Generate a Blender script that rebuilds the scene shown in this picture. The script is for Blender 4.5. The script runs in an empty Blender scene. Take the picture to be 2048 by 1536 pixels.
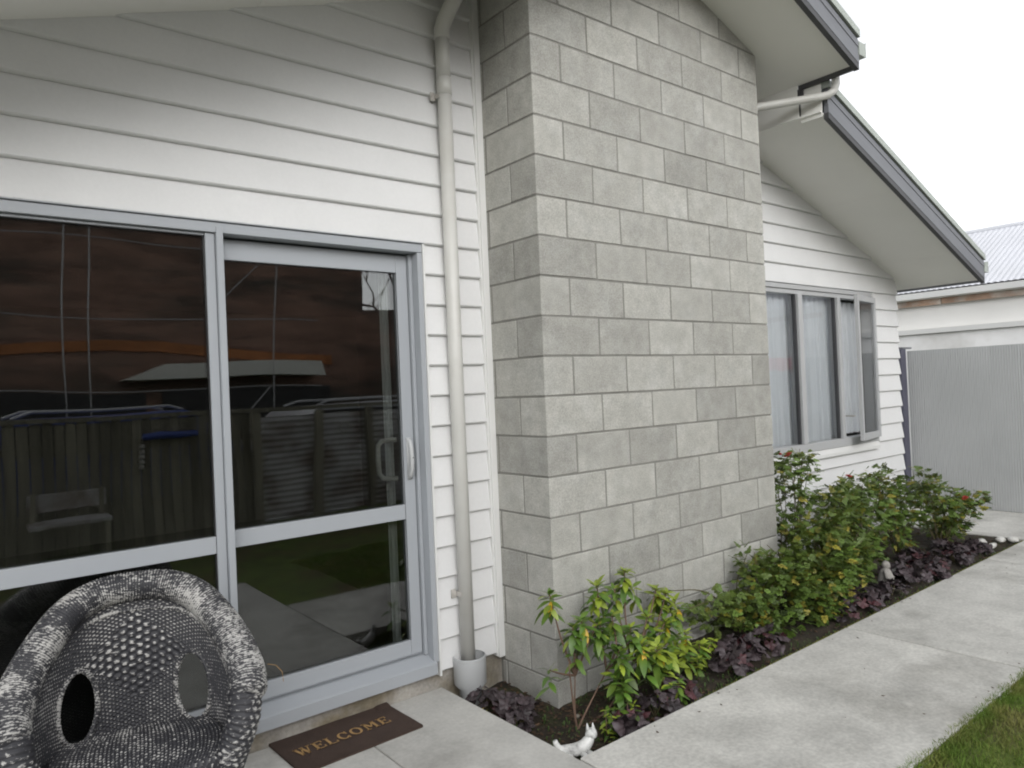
import bpy, bmesh, math, random
from mathutils import Vector, Matrix, noise
R_ = math.radians
scene = bpy.context.scene
col = scene.collection

# ------------------------------------------------------------------ camera
cam_d = bpy.data.cameras.new("camera")
cam_d.sensor_width = 36.0
cam_d.lens = 1453.84 / 2048 * 36.0
cam_d.clip_start = 0.05
cam_d.clip_end = 3000
cam = bpy.data.objects.new("camera", cam_d)
col.objects.link(cam)
right = Vector((0.777, -0.628, 0)); 
yaw, pitch, roll = 0.6797, 0.0078, -0.0433
f_ = Vector((math.sin(yaw) * math.cos(pitch), math.cos(yaw) * math.cos(pitch), math.sin(pitch)))
r_ = Vector((math.cos(yaw), -math.sin(yaw), 0)); u_ = r_.cross(f_)
r2 = math.cos(roll) * r_ + math.sin(roll) * u_
u2 = -math.sin(roll) * r_ + math.cos(roll) * u_
cam.matrix_world = Matrix(((r2.x, u2.x, -f_.x, -2.375), (r2.y, u2.y, -f_.y, -2.682),
                           (r2.z, u2.z, -f_.z, 1.6415), (0, 0, 0, 1)))
scene.camera = cam

# ------------------------------------------------------------------ light
SUN_EL, SUN_AZ = R_(25), R_(200)      # azimuth measured clockwise from +Y
world = bpy.data.worlds.new("World"); scene.world = world
world.use_nodes = True
wn = world.node_tree; wn.nodes.clear()
wo = wn.nodes.new("ShaderNodeOutputWorld"); bg = wn.nodes.new("ShaderNodeBackground")
sky = wn.nodes.new("ShaderNodeTexSky"); sky.sky_type = 'NISHITA'; sky.sun_disc = False
sky.sun_elevation = SUN_EL; sky.sun_rotation = SUN_AZ
sky.air_density = 1.0; sky.dust_density = 1.0; sky.ozone_density = 1.0
hs = wn.nodes.new("ShaderNodeHueSaturation"); hs.inputs["Saturation"].default_value = 0.10
wn.links.new(sky.outputs[0], hs.inputs["Color"]); wn.links.new(hs.outputs[0], bg.inputs[0])
bg.inputs[1].default_value = 0.15
wn.links.new(bg.outputs[0], wo.inputs[0])
sun_d = bpy.data.lights.new("sun", 'SUN'); sun_d.energy = 0.5; sun_d.angle = R_(40); sun_d.color = (1, .985, .96)
sun = bpy.data.objects.new("sun", sun_d); col.objects.link(sun)
sd = Vector((math.sin(SUN_AZ) * math.cos(SUN_EL), math.cos(SUN_AZ) * math.cos(SUN_EL), math.sin(SUN_EL)))
sun.rotation_euler = sd.to_track_quat('Z', 'Y').to_euler()
scene.view_settings.view_transform = 'Standard'; scene.view_settings.look = 'None'
scene.view_settings.gamma = 1.0; scene.view_settings.use_curve_mapping = False
scene.view_settings.exposure = 1.06
scene.render.engine = 'CYCLES'
scene.cycles.max_bounces = 10; scene.cycles.transparent_max_bounces = 16
try: scene.cycles.pixel_filter_type = 'BLACKMAN_HARRIS'; scene.cycles.filter_width = 2.0
except Exception: pass

# ------------------------------------------------------------------ materials
def nd(nt, t, **k):
    n = nt.nodes.new(t)
    for a, v in k.items(): setattr(n, a, v)
    return n
def mat(name, c, rough=.6, var=.12, scale=6, fine=0, fscale=80, bump=0, bscale=60, rnd=0, metal=0, spec=.5,
        c2=None, c2scale=3, c2lo=.45, c2hi=.65, stretch=None, tint=None, edge=0, trans=0):
    m = bpy.data.materials.new(name); m.use_nodes = True
    nt = m.node_tree; b = nt.nodes["Principled BSDF"]; L = nt.links.new
    tc = nd(nt, "ShaderNodeTexCoord"); oi = nd(nt, "ShaderNodeObjectInfo")
    mp = nd(nt, "ShaderNodeMapping")
    add = nd(nt, "ShaderNodeVectorMath", operation='ADD')
    L(tc.outputs["Object"], mp.inputs[0])
    if stretch: mp.inputs["Scale"].default_value = stretch
    sc = nd(nt, "ShaderNodeVectorMath", operation='SCALE'); sc.inputs["Scale"].default_value = 37.0
    cmb = nd(nt, "ShaderNodeCombineXYZ"); L(oi.outputs["Random"], cmb.inputs[0]); L(oi.outputs["Random"], cmb.inputs[1])
    L(cmb.outputs[0], sc.inputs[0]); L(mp.outputs[0], add.inputs[0]); L(sc.outputs[0], add.inputs[1])
    vec = add.outputs[0]
    def noi(s, d=4, r=.6):
        n = nd(nt, "ShaderNodeTexNoise"); n.inputs["Scale"].default_value = s; n.inputs["Detail"].default_value = d
        n.inputs["Roughness"].default_value = r; L(vec, n.inputs["Vector"]); return n.outputs[0]
    def mr(s, a, b_, lo, hi):
        n = nd(nt, "ShaderNodeMapRange"); L(s, n.inputs[0])
        for i, v in zip((1, 2, 3, 4), (a, b_, lo, hi)): n.inputs[i].default_value = v
        return n.outputs[0]
    def mul(colsock, fac):
        n = nd(nt, "ShaderNodeVectorMath", operation='SCALE'); L(colsock, n.inputs[0]); L(fac, n.inputs["Scale"]); return n.outputs[0]
    rgb = nd(nt, "ShaderNodeRGB"); rgb.outputs[0].default_value = (*c, 1); cur = rgb.outputs[0]
    if c2:
        mx = nd(nt, "ShaderNodeMix", data_type='RGBA'); mx.inputs[7].default_value = (*c2, 1)
        L(cur, mx.inputs[6]); L(mr(noi(c2scale), c2lo, c2hi, 0, 1), mx.inputs[0]); cur = mx.outputs[2]
    if tint:
        at = nd(nt, "ShaderNodeAttribute"); at.attribute_name = 'tint'
        mx = nd(nt, "ShaderNodeMix", data_type='RGBA'); mx.inputs[7].default_value = (*tint, 1)
        L(cur, mx.inputs[6]); L(at.outputs["Fac"], mx.inputs[0]); cur = mx.outputs[2]
    if var: cur = mul(cur, mr(noi(scale), .3, .7, 1 - var, 1 + var))
    if fine: cur = mul(cur, mr(noi(fscale, 2), .3, .7, 1 - fine, 1 + fine))
    if rnd: cur = mul(cur, mr(oi.outputs["Random"], 0, 1, 1 - rnd, 1 + rnd))
    if edge:   # block faces: paler dried rim of lime toward the joints
        g = nd(nt, "ShaderNodeSeparateXYZ"); L(tc.outputs["Generated"], g.inputs[0])
        def ed(o):
            a = nd(nt, "ShaderNodeMath", operation='SUBTRACT'); L(o, a.inputs[0]); a.inputs[1].default_value = .5
            q = nd(nt, "ShaderNodeMath", operation='ABSOLUTE'); L(a.outputs[0], q.inputs[0]); return q.outputs[0]
        mxm = nd(nt, "ShaderNodeMath", operation='MAXIMUM'); L(ed(g.outputs[0]), mxm.inputs[0]); L(ed(g.outputs[2]), mxm.inputs[1])
        nn = nd(nt, "ShaderNodeMath", operation='MULTIPLY'); L(mr(mxm.outputs[0], .22, .5, 0, 1), nn.inputs[0]); L(mr(noi(9), .35, .65, 0, 1), nn.inputs[1])
        cur = mul(cur, mr(nn.outputs[0], 0, 1, 1, 1 + edge))
    L(cur, b.inputs["Base Color"])
    b.inputs["Roughness"].default_value = rough; b.inputs["Metallic"].default_value = metal
    b.inputs["Specular IOR Level"].default_value = spec
    if trans:
        b.inputs["Transmission Weight"].default_value = 0
        b.inputs["Subsurface Weight"].default_value = 0
    if bump:
        bp = nd(nt, "ShaderNodeBump"); bp.inputs["Strength"].default_value = bump; bp.inputs["Distance"].default_value = .004
        L(noi(bscale, 5), bp.inputs["Height"]); L(bp.outputs[0], b.inputs["Normal"])
    return m
M = {}
M['board'] = mat("painted_board", (.69, .69, .688), .5, .035, 2.5, .015, 60, .08, 150, rnd=.015)
M['trim'] = mat("painted_trim", (.70, .70, .685), .45, .03, 3)
M['soffit'] = mat("painted_soffit", (.83, .82, .785), .6, .03, 1.2)
M['block'] = mat("concrete_block", (.376, .370, .340), .92, .10, 14, .19, 170, .8, 240, rnd=.145, edge=.12, c2=(.415, .412, .385), c2scale=6, c2lo=.48, c2hi=.7, spec=.2)
M['mortar'] = mat("mortar", (.235, .23, .21), .95, .15, 8, .1, 200, .4, 200)
M['alu'] = mat("aluminium_frame", (.36, .38, .405), .42, .02, 3, spec=.5)
M['alu_w'] = mat("window_frame_metal", (.43, .435, .44), .42, .03, 3)
M['concrete'] = mat("path_concrete", (.55, .54, .505), .9, .18, 3.5, .12, 60, .5, 120, c2=(.375, .365, .335), c2scale=1.7, c2lo=.5, c2hi=.72)
M['patio'] = mat("patio_concrete", (.50, .49, .46), .85, .15, 2.2, .07, 60, .3, 140, c2=(.36, .35, .325), c2scale=3.0, c2lo=.5, c2hi=.72)
M['found'] = mat("foundation_concrete", (.33, .31, .28), .9, .25, 5, .12, 60, .4, 90, c2=(.20, .17, .12), c2scale=4)
M['fascia'] = mat("grey_fascia", (.155, .16, .175), .45, .06, 4)
M['fdark'] = mat("dark_fascia_edge", (.055, .055, .058), .5, .05, 4)
M['flash'] = mat("pale_flashing", (.36, .39, .355), .45, .06, 5)
M['pvc'] = mat("downpipe_pvc", (.57, .565, .535), .4, .03, 4, c2=(.50, .49, .45), c2scale=3, c2lo=.5, c2hi=.8)
M['pvc2'] = mat("socket_pvc", (.45, .46, .465), .4, .03, 4)
M['roofiron'] = mat("roof_iron", (.25, .26, .27), .5, .08, 2)
M['nbroof'] = mat("neighbour_iron", (.66, .67, .71), .5, .05, .8, c2=(.60, .61, .64), c2scale=1)
M['nbwall'] = mat("neighbour_render", (.82, .81, .78), .8, .05, .8)
M['nbwhite'] = mat("neighbour_white", (.88, .875, .87), .6, .03, 1, c2=(.66, .65, .63), c2scale=1.2)
M['nbrust'] = mat("peeling_fascia", (.42, .28, .2), .8, .3, 2, c2=(.55, .5, .45), c2scale=3)
M['fence'] = mat("fence_iron", (.445, .455, .455), .5, .05, 1, c2=(.41, .42, .42), c2scale=.8)
M['post'] = mat("steel_post", (.09, .09, .125), .5, .06, 4)
M['soil'] = mat("garden_soil", (.030, .022, .014), .95, .4, 9, .3, 70, .9, 50, c2=(.035, .045, .012), c2scale=7, c2lo=.5, c2hi=.7)
M['moss'] = mat("moss", (.20, .21, .05), .95, .35, 30, bump=.6)
M['grass'] = mat("grass", (.12, .205, .022), .75, .25, 3, rnd=0, tint=(.22, .22, .06))
M['lawn'] = mat("lawn_ground", (.085, .12, .018), .95, .35, 6, .3, 90, .8, 60, c2=(.10, .08, .03), c2scale=2.5)
M['earth'] = mat("far_ground", (.06, .075, .02), .95, .3, .3)
M['mat'] = mat("doormat_coir", (.058, .036, .027), .95, .15, 10, .3, 400, .8, 500)
M['letter'] = mat("mat_lettering", (.36, .22, .09), .9, .15, 30, .2, 400)
M['leaf'] = mat("glossy_leaf", (.085, .165, .026), .4, .2, 12, rnd=.5, c2=(.15, .23, .035), c2scale=9)
M['leaf_y'] = mat("yellow_leaf", (.62, .40, .03), .45, .15, 14, rnd=.15)
M['leaf_l'] = mat("lime_leaf", (.27, .35, .04), .4, .2, 14, rnd=.25)
M['rose'] = mat("rose_leaf", (.098, .158, .028), .5, .2, 12, rnd=.5)
M['rose_y'] = mat("yellowing_rose_leaf", (.26, .23, .035), .55, .2, 12, rnd=.4)
M['rose_stuff'] = mat("rose_foliage", (.088, .142, .026), .5, .2, 12, tint=(.17, .17, .022))
M['bark'] = mat("woody_stem", (.16, .10, .07), .8, .2, 20)
M['cane'] = mat("rose_cane", (.10, .085, .04), .7, .2, 20)
M['heuch'] = mat("purple_leaf", (.044, .031, .034), .5, .25, 20, rnd=.5, c2=(.075, .058, .064), c2scale=25)
M['heuch_r'] = mat("plum_leaf", (.065, .022, .026), .5, .25, 20, rnd=.3)
M['petal'] = mat("red_petal", (.40, .04, .035), .6, .2, 20, rnd=.2)
M['white'] = mat("white_stone", (.62, .61, .58), .7, .15, 14, c2=(.42, .40, .35), c2scale=20)
M['ornw'] = mat("white_glaze", (.66, .66, .64), .35, .15, 30, c2=(.26, .26, .25), c2scale=26, c2lo=.48, c2hi=.7)
M['ornd'] = mat("weathered_statue", (.30, .285, .26), .9, .3, 18)
M['pebble'] = mat("pebble", (.30, .27, .22), .8, .2, 20, rnd=.3)
M['litter'] = mat("leaf_litter", (.085, .05, .028), .9, .3, 20, rnd=.5)
M['weed'] = mat("weed_leaf", (.055, .10, .02), .6, .2, 10, rnd=.4)
M['curtain'] = mat("net_curtain", (.87, .90, .93), .9, .03, 4)
_nt = M['curtain'].node_tree; _b = _nt.nodes["Principled BSDF"]; _o = _nt.nodes["Material Output"]
_t = _nt.nodes.new("ShaderNodeBsdfTranslucent"); _t.inputs[0].default_value = (.88, .90, .93, 1); _m = _nt.nodes.new("ShaderNodeMixShader"); _m.inputs[0].default_value = .2
_nt.links.new(_b.outputs[0], _m.inputs[1]); _nt.links.new(_t.outputs[0], _m.inputs[2]); _nt.links.new(_m.outputs[0], _o.inputs[0])
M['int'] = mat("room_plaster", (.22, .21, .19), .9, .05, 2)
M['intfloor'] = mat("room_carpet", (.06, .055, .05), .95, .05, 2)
M['paling'] = mat("weathered_paling", (.25, .235, .185), .9, .35, 3, .1, 60, rnd=.3, stretch=(6, 6, .6))
M['oldiron'] = mat("old_iron", (.55, .54, .55), .6, .2, 2, c2=(.24, .2, .17), c2scale=3)
M['brick'] = mat("brown_brick", (.27, .165, .125), .9, .35, 1.6, c2=(.10, .085, .07), c2scale=.5, stretch=(.5, 1, 2.2))
M['brickd'] = mat('dull_brown_shutter', (.10, .06, .05), .8, .1, 1)
M['orange'] = mat("orange_trim", (.40, .16, .06), .8, .25, 3)
M['dark'] = mat("dark_opening", (.02, .02, .02), .4, 0)
M['silver'] = mat("car_paint", (.5, .52, .55), .3, .03, 1, metal=.6)
M['blue'] = mat("blue_car_paint", (.06, .10, .35), .3, .03, 1)
M['tyre'] = mat("tyre_rubber", (.02, .02, .02), .8, .05)
M['pole'] = mat("scaffold_steel", (.5, .5, .5), .4, .05, metal=.5)
M['redcloth'] = mat("red_cloth", (.65, .06, .06), .8, .1, 4)
M['roofwhite'] = mat("white_canopy", (.75, .75, .68), .7, .05)
M['asphalt'] = mat("asphalt", (.05, .05, .05), .9, .1, 2)
M['steel'] = mat("bracket_steel", (.45, .43, .40), .5, .15, 20)

def glass_mat(name, ior, tr):
    m = bpy.data.materials.new(name); m.use_nodes = True; nt = m.node_tree; nt.nodes.clear()
    o = nd(nt, "ShaderNodeOutputMaterial"); mx = nd(nt, "ShaderNodeMixShader"); t = nd(nt, "ShaderNodeBsdfTransparent")
    g = nd(nt, "ShaderNodeBsdfGlossy"); fr = nd(nt, "ShaderNodeFresnel"); fr.inputs[0].default_value = ior
    t.inputs[0].default_value = (*tr, 1); g.inputs["Roughness"].default_value = .012
    g.inputs[0].default_value = (.95, .96, .97, 1)
    tc = nd(nt, "ShaderNodeTexCoord"); n = nd(nt, "ShaderNodeTexNoise"); n.inputs["Scale"].default_value = 1.3
    n.inputs["Detail"].default_value = 1
    b = nd(nt, "ShaderNodeBump"); b.inputs["Strength"].default_value = .5; b.inputs["Distance"].default_value = .006
    nt.links.new(tc.outputs["Object"], n.inputs["Vector"]); nt.links.new(n.outputs[0], b.inputs["Height"])
    nt.links.new(b.outputs[0], g.inputs["Normal"])
    nt.links.new(fr.outputs[0], mx.inputs[0]); nt.links.new(t.outputs[0], mx.inputs[1]); nt.links.new(g.outputs[0], mx.inputs[2])
    nt.links.new(mx.outputs[0], o.inputs[0]); return m
M['glass'] = glass_mat("door_glass", 1.9, (.78, .80, .78))
M['glassw'] = glass_mat("window_glass", 1.58, (.985, .99, .99))

def wicker_mat(name='painted_wicker', off=0.0):
    m = bpy.data.materials.new(name); m.use_nodes = True; nt = m.node_tree; b = nt.nodes["Principled BSDF"]; L = nt.links.new
    at = nd(nt, "ShaderNodeAttribute"); at.attribute_name = 'raise'
    tc = nd(nt, "ShaderNodeTexCoord")
    n = nd(nt, "ShaderNodeTexNoise"); n.inputs["Scale"].default_value = 110; n.inputs["Detail"].default_value = 3; n.inputs["Roughness"].default_value = .75
    mpw = nd(nt, "ShaderNodeMapping"); mpw.inputs["Scale"].default_value = (.55, .55, 1.5); L(tc.outputs["Object"], mpw.inputs[0]); L(mpw.outputs[0], n.inputs["Vector"])
    n2 = nd(nt, "ShaderNodeTexNoise"); n2.inputs["Scale"].default_value = 9; n2.inputs["Detail"].default_value = 2
    L(tc.outputs["Object"], n2.inputs["Vector"])
    a = nd(nt, "ShaderNodeMath", operation='MULTIPLY_ADD'); L(n2.outputs[0], a.inputs[0]); a.inputs[1].default_value = .55; L(n.outputs[0], a.inputs[2])
    s = nd(nt, "ShaderNodeMath", operation='MULTIPLY_ADD'); L(at.outputs["Fac"], s.inputs[0]); s.inputs[1].default_value = .36; L(a.outputs[0], s.inputs[2])
    mr = nd(nt, "ShaderNodeMapRange"); L(s.outputs[0], mr.inputs[0]); mr.inputs[1].default_value = 0.965 + off; mr.inputs[2].default_value = 1.065 + off
    mx = nd(nt, "ShaderNodeMix", data_type='RGBA'); mx.inputs[6].default_value = (.028, .028, .033, 1); mx.inputs[7].default_value = (.46, .45, .43, 1)
    L(mr.outputs[0], mx.inputs[0]); L(mx.outputs[2], b.inputs["Base Color"]); b.inputs["Roughness"].default_value = .55
    return m
M['wicker'] = wicker_mat()
M['wicker_d'] = wicker_mat('dark_wicker', .07)  # higher threshold leaves more of the dark tone, for the arm fronts

# ------------------------------------------------------------------ mesh helpers
class MB:
    def __init__(s): s.v = []; s.f = []; s.a = []
    def box(s, x0, x1, y0, y1, z0, z1):
        b = len(s.v)
        s.v += [(x0, y0, z0), (x1, y0, z0), (x1, y1, z0), (x0, y1, z0), (x0, y0, z1), (x1, y0, z1), (x1, y1, z1), (x0, y1, z1)]
        s.f += [tuple(b + i for i in q) for q in ((0, 3, 2, 1), (4, 5, 6, 7), (0, 1, 5, 4), (1, 2, 6, 5), (2, 3, 7, 6), (3, 0, 4, 7))]
        return s
    def face(s, *pts):
        b = len(s.v); s.v += [tuple(p) for p in pts]; s.f.append(tuple(range(b, b + len(pts)))); return s
    def prism(s, prof, axis, a, b_):
        """prof: list of 2D points, extruded along axis from a to b_"""
        def P(p, t):
            return {'x': (t, p[0], p[1]), 'y': (p[0], t, p[1]), 'z': (p[0], p[1], t)}[axis]
        b = len(s.v); n = len(prof)
        s.v += [P(p, a) for p in prof] + [P(p, b_) for p in prof]
        s.f.append(tuple(b + i for i in range(n))); s.f.append(tuple(b + n + i for i in reversed(range(n))))
        for i in range(n):
            j = (i + 1) % n; s.f.append((b + i, b + n + i, b + n + j, b + j))
        return s
    def tube(s, pts, rad, n=10, cap=True):
        pts = [Vector(p) for p in pts]; b0 = len(s.v)
        rad = rad if isinstance(rad, (list, tuple)) else [rad] * len(pts)
        prev = None
        for i, p in enumerate(pts):
            t = (pts[min(i + 1, len(pts) - 1)] - pts[max(i - 1, 0)]).normalized()
            if prev is None:
                up = Vector((0, 0, 1)) if abs(t.z) < .9 else Vector((1, 0, 0))
                a = t.cross(up).normalized()
            else:
                a = (prev - t * prev.dot(t)).normalized()
            prev = a; c = t.cross(a)
            for k in range(n):
                th = 2 * math.pi * k / n
                s.v.append(tuple(p + (a * math.cos(th) + c * math.sin(th)) * rad[i]))
        for i in range(len(pts) - 1):
            for k in range(n):
                k2 = (k + 1) % n; q = b0 + i * n
                s.f.append((q + k, q + k2, q + n + k2, q + n + k))
        if cap:
            s.f.append(tuple(b0 + k for k in reversed(range(n)))); s.f.append(tuple(b0 + (len(pts) - 1) * n + k for k in range(n)))
        return s
    def mesh(s, name, m=None, smooth=False, bevel=0):
        me = bpy.data.meshes.new(name); me.from_pydata(s.v, [], s.f)
        if bevel or True:
            bm = bmesh.new(); bm.from_mesh(me)
            if bevel: bmesh.ops.bevel(bm, geom=bm.edges[:], offset=bevel, segments=1, affect='EDGES')
            bmesh.ops.recalc_face_normals(bm, faces=bm.faces[:]); bm.to_mesh(me); bm.free()
        if m: me.materials.append(m)
        if smooth: me.polygons.foreach_set("use_smooth", [True] * len(me.polygons))
        return me
def fast_mesh(name, v, f, m, smooth=False, attr=None):
    me = bpy.data.meshes.new(name); me.from_pydata(v, [], f)
    if m: me.materials.append(m)
    if smooth: me.polygons.foreach_set("use_smooth", [True] * len(me.polygons))
    if attr:
        for k, vals in attr.items():
            a = me.attributes.new(k, 'FLOAT', 'POINT'); a.data.foreach_set("value", vals)
    return me
def put(name, data, parent=None, loc=None, rot=None, scale=None, kind=None, label=None):
    o = bpy.data.objects.new(name, data); col.objects.link(o)
    if parent: o.parent = parent
    if loc is not None: o.location = loc
    if rot is not None: o.rotation_euler = rot
    if scale is not None: o.scale = scale if isinstance(scale, (tuple, list, Vector)) else (scale,) * 3
    if kind: o["kind"] = kind
    if label: o["label"] = label
    return o
def thing(name, label, cat, loc=(0, 0, 0), rz=0, group=None, data=None):
    o = put(name, data, None, loc, (0, 0, rz)); o["label"] = label; o["category"] = cat
    if group: o["group"] = group
    return o
def box(name, m, x0, x1, y0, y1, z0, z1, parent=None, bevel=0, **k):
    return put(name, MB().box(x0, x1, y0, y1, z0, z1).mesh(name, m, bevel=bevel), parent, **k)
rng = random.Random(7)

# ------------------------------------------------------------------ setting: ground
WY = .44            # weatherboard wall plane
PZ = .155           # paving level
put('ground', MB().face((-400, -400, .03), (400, -400, .03), (400, 400, .03), (-400, 400, .03)).mesh('ground', M['earth']), kind='structure')
# lawn: gently uneven sheet with its blades
def lawn_z(x, y): return .125 + .02 * noise.noise(Vector((x * 1.3, y * 1.3, 0))) + .012 * noise.noise(Vector((x * 5, y * 5, 3)))
def edge_y(x): return -1.452 + .012 * noise.noise(Vector((x * 3.1, 2, 0))) + .01 * noise.noise(Vector((x * 11, 5, 0)))
v = []; f = []
nx, ny = 110, 30
for j in range(ny + 1):
    for i in range(nx + 1):
        x = -6 + 14.0 * i / nx; t = (j / ny) ** 1.3; y = edge_y(x) * (1 - t) + -5.6 * t
        v.append((x, y, lawn_z(x, y) - (.06 if x < -.3 and y > -2.36 else 0)))
for j in range(ny):
    for i in range(nx):
        q = j * (nx + 1) + i; f.append((q, q + nx + 1, q + nx + 2, q + 1))
lawn = put('lawn', fast_mesh('lawn', v, f, M['lawn'], True), kind='structure')
v = []; f = []; tint = []
for i in range(52000):
    x = rng.uniform(.25, 3.3); y = -1.44 - (rng.random() ** 1.2) * 1.5 
    if i % 7 == 0: y = edge_y(x) + rng.uniform(-.05, .02)
    z = lawn_z(x, y) - .004; h = rng.uniform(.014, .036); a = rng.uniform(0, 6.28); w = rng.uniform(.0012, .0024)
    if y > edge_y(x) - .01: z = max(z, PZ - .02)
    lx, ly = rng.gauss(0, .013), rng.gauss(0, .013)
    b = len(v); ca, sa = math.cos(a) * w, math.sin(a) * w
    v += [(x - ca, y - sa, z), (x + ca, y + sa, z), (x + lx * .5 + ca * .7, y + ly * .5 + sa * .7, z + h * .65), (x + lx * .5 - ca * .7, y + ly * .5 - sa * .7, z + h * .65), (x + lx, y + ly, z + h)]
    f += [(b, b + 1, b + 2, b + 3), (b + 3, b + 2, b + 4)]
    tt = max(0, min(1, .35 + 1.1 * noise.noise(Vector((x * 6, y * 6, 1))) + rng.gauss(0, .22))); tint += [tt] * 5
put('grass_blades', fast_mesh('grass_blades', v, f, M['grass'], False, {'tint': tint}), kind='stuff')["label"] = 'short green and yellowed grass of the lawn beside the path'

# path slabs with real joints
path = put('garden_path', MB().box(-.38, 6.33, -1.445, -.54, -.02, PZ - .03).mesh('garden_path', M['found']), kind='structure')
def slab(x0, x1, y0, y1, m, parent, wob=False):
    me = MB().box(x0, x1, y0, y1, PZ - .09, PZ).mesh('concrete_slab', m, bevel=.004)
    return put('concrete_slab', me, parent)
for a, b in ((-.374, 1.808), (1.824, 4.056), (4.072, 6.32)): slab(a, b, -1.45, -.535, M['concrete'], path)
slab(5.0, 6.32, -.53, 3.2, M['concrete'], path)
patio = put('patio', MB().box(-4.5, -.4, -2.33, .45, -.02, PZ - .03).mesh('patio', M['found']), kind='structure')
slab(-.93, -.384, -2.34, .452, M['patio'], patio)
slab(-4.6, -.935, -2.34, .452, M['patio'], patio)
# soil
def soil_z(x, y):
    b = .06 + .085 * max(0, min(1, (x + .1) / 1.1))
    if y < -.45: b -= .02
    return b + .014 * noise.noise(Vector((x * 4, y * 4, 0))) + .008 * noise.noise(Vector((x * 17, y * 17, 0)))
v = []; f = []; nx, ny = 260, 46
for j in range(ny + 1):
    for i in range(nx + 1):
        x = -.384 + 5.39 * i / nx; y = -.537 + .99 * j / ny; v.append((x, y, soil_z(x, y)))
for j in range(ny):
    for i in range(nx):
        q = j * (nx + 1) + i; f.append((q, q + 1, q + nx + 2, q + nx + 1))
put('flower_bed_soil', fast_mesh('flower_bed_soil', v, f, M['soil'], True), kind='structure')
# moss rim along the concrete edges
v = []; f = []
def moss(x, y, s):
    z = soil_z(x, y); b = len(v); h = min(PZ - .006, z + .05 + rng.random() * .03)
    v.extend([(x - s, y - s, z), (x + s, y - s, z), (x + s * .3, y + s, z), (x, y, h)]); f.extend([(b, b + 1, b + 3), (b + 1, b + 2, b + 3), (b + 2, b, b + 3)])
for i in range(5200): moss(rng.uniform(-.38, 5), -.533 + abs(rng.gauss(0, .010)), rng.uniform(.004, .010))
for i in range(500): moss(-.381 + abs(rng.gauss(0, .010)), rng.uniform(-.53, .44), rng.uniform(.004, .010))
o = put('moss', fast_mesh('moss', v, f, M['moss']), kind='stuff'); o["label"] = 'yellow-green moss along the concrete edge of the bed'

# ------------------------------------------------------------------ house
house = thing('house', 'white weatherboard house with grey concrete block chimney and grey barge boards', 'house')
foundation = box('foundation', M['found'], -3.6, 4.95, .455, .60, -.1, .262, house)

# chimney
chimney = put('chimney', MB().box(.0045, 1.9955, .0045, .46, -.1, 4.2).mesh('chimney', M['mortar']), house)
J = .005
def block_mesh(lx, ly, seed, a=J, b=J):
    rr = random.Random(seed); bm = bmesh.new()
    me = MB().box(a, lx - b, 0, ly, J, .2 - J).mesh('concrete_block')
    bm.from_mesh(me); bpy.data.meshes.remove(me)
    bmesh.ops.bevel(bm, geom=bm.edges[:], offset=.0025, segments=1, affect='EDGES')
    for vv in bm.verts: vv.co += Vector((rr.gauss(0, .0006), rr.gauss(0, .0005), rr.gauss(0, .0006)))
    me = bpy.data.meshes.new('concrete_block'); bm.to_mesh(me); bm.free(); me.materials.append(M['block']); return me
B_full = [block_mesh(.4, .19, s) for s in range(4)]
B_half = [block_mesh(.2, .39, s + 20, 0) for s in range(3)]; B_halfR = [block_mesh(.2, .39, s + 60, J, 0) for s in range(3)]
B_fullL = [block_mesh(.4, .195, s + 70, 0) for s in range(3)]; B_fullR = [block_mesh(.4, .195, s + 80, J, 0) for s in range(3)]
B_side = [block_mesh(.22, .05, s + 30) for s in range(3)]
B_sliv = [block_mesh(.04, .05, s + 40) for s in range(2)]
def blk(ms, x, y, z, rz=0):
    jit = rng.gauss(0, .0006)
    return put('concrete_block', rng.choice(ms), chimney, (x, y + jit, z), (0, 0, rz))
for k in range(-1, 21):
    z = .2 * k
    if k % 2:
        for i in range(5): blk(B_fullL if i == 0 else B_fullR if i == 4 else B_full, .4 * i, 0, z)
        blk(B_side, 0, .42, z, -math.pi / 2); blk(B_side, 2.0, .2, z, math.pi / 2)
    else:
        blk(B_half, 0, 0, z); blk(B_halfR, 1.8, 0, z)
        for i in range(4): blk(B_full, .2 + .4 * i, 0, z)
        blk(B_sliv, 0, .44, z, -math.pi / 2); blk(B_sliv, 2.0, .40, z, math.pi / 2)

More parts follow.
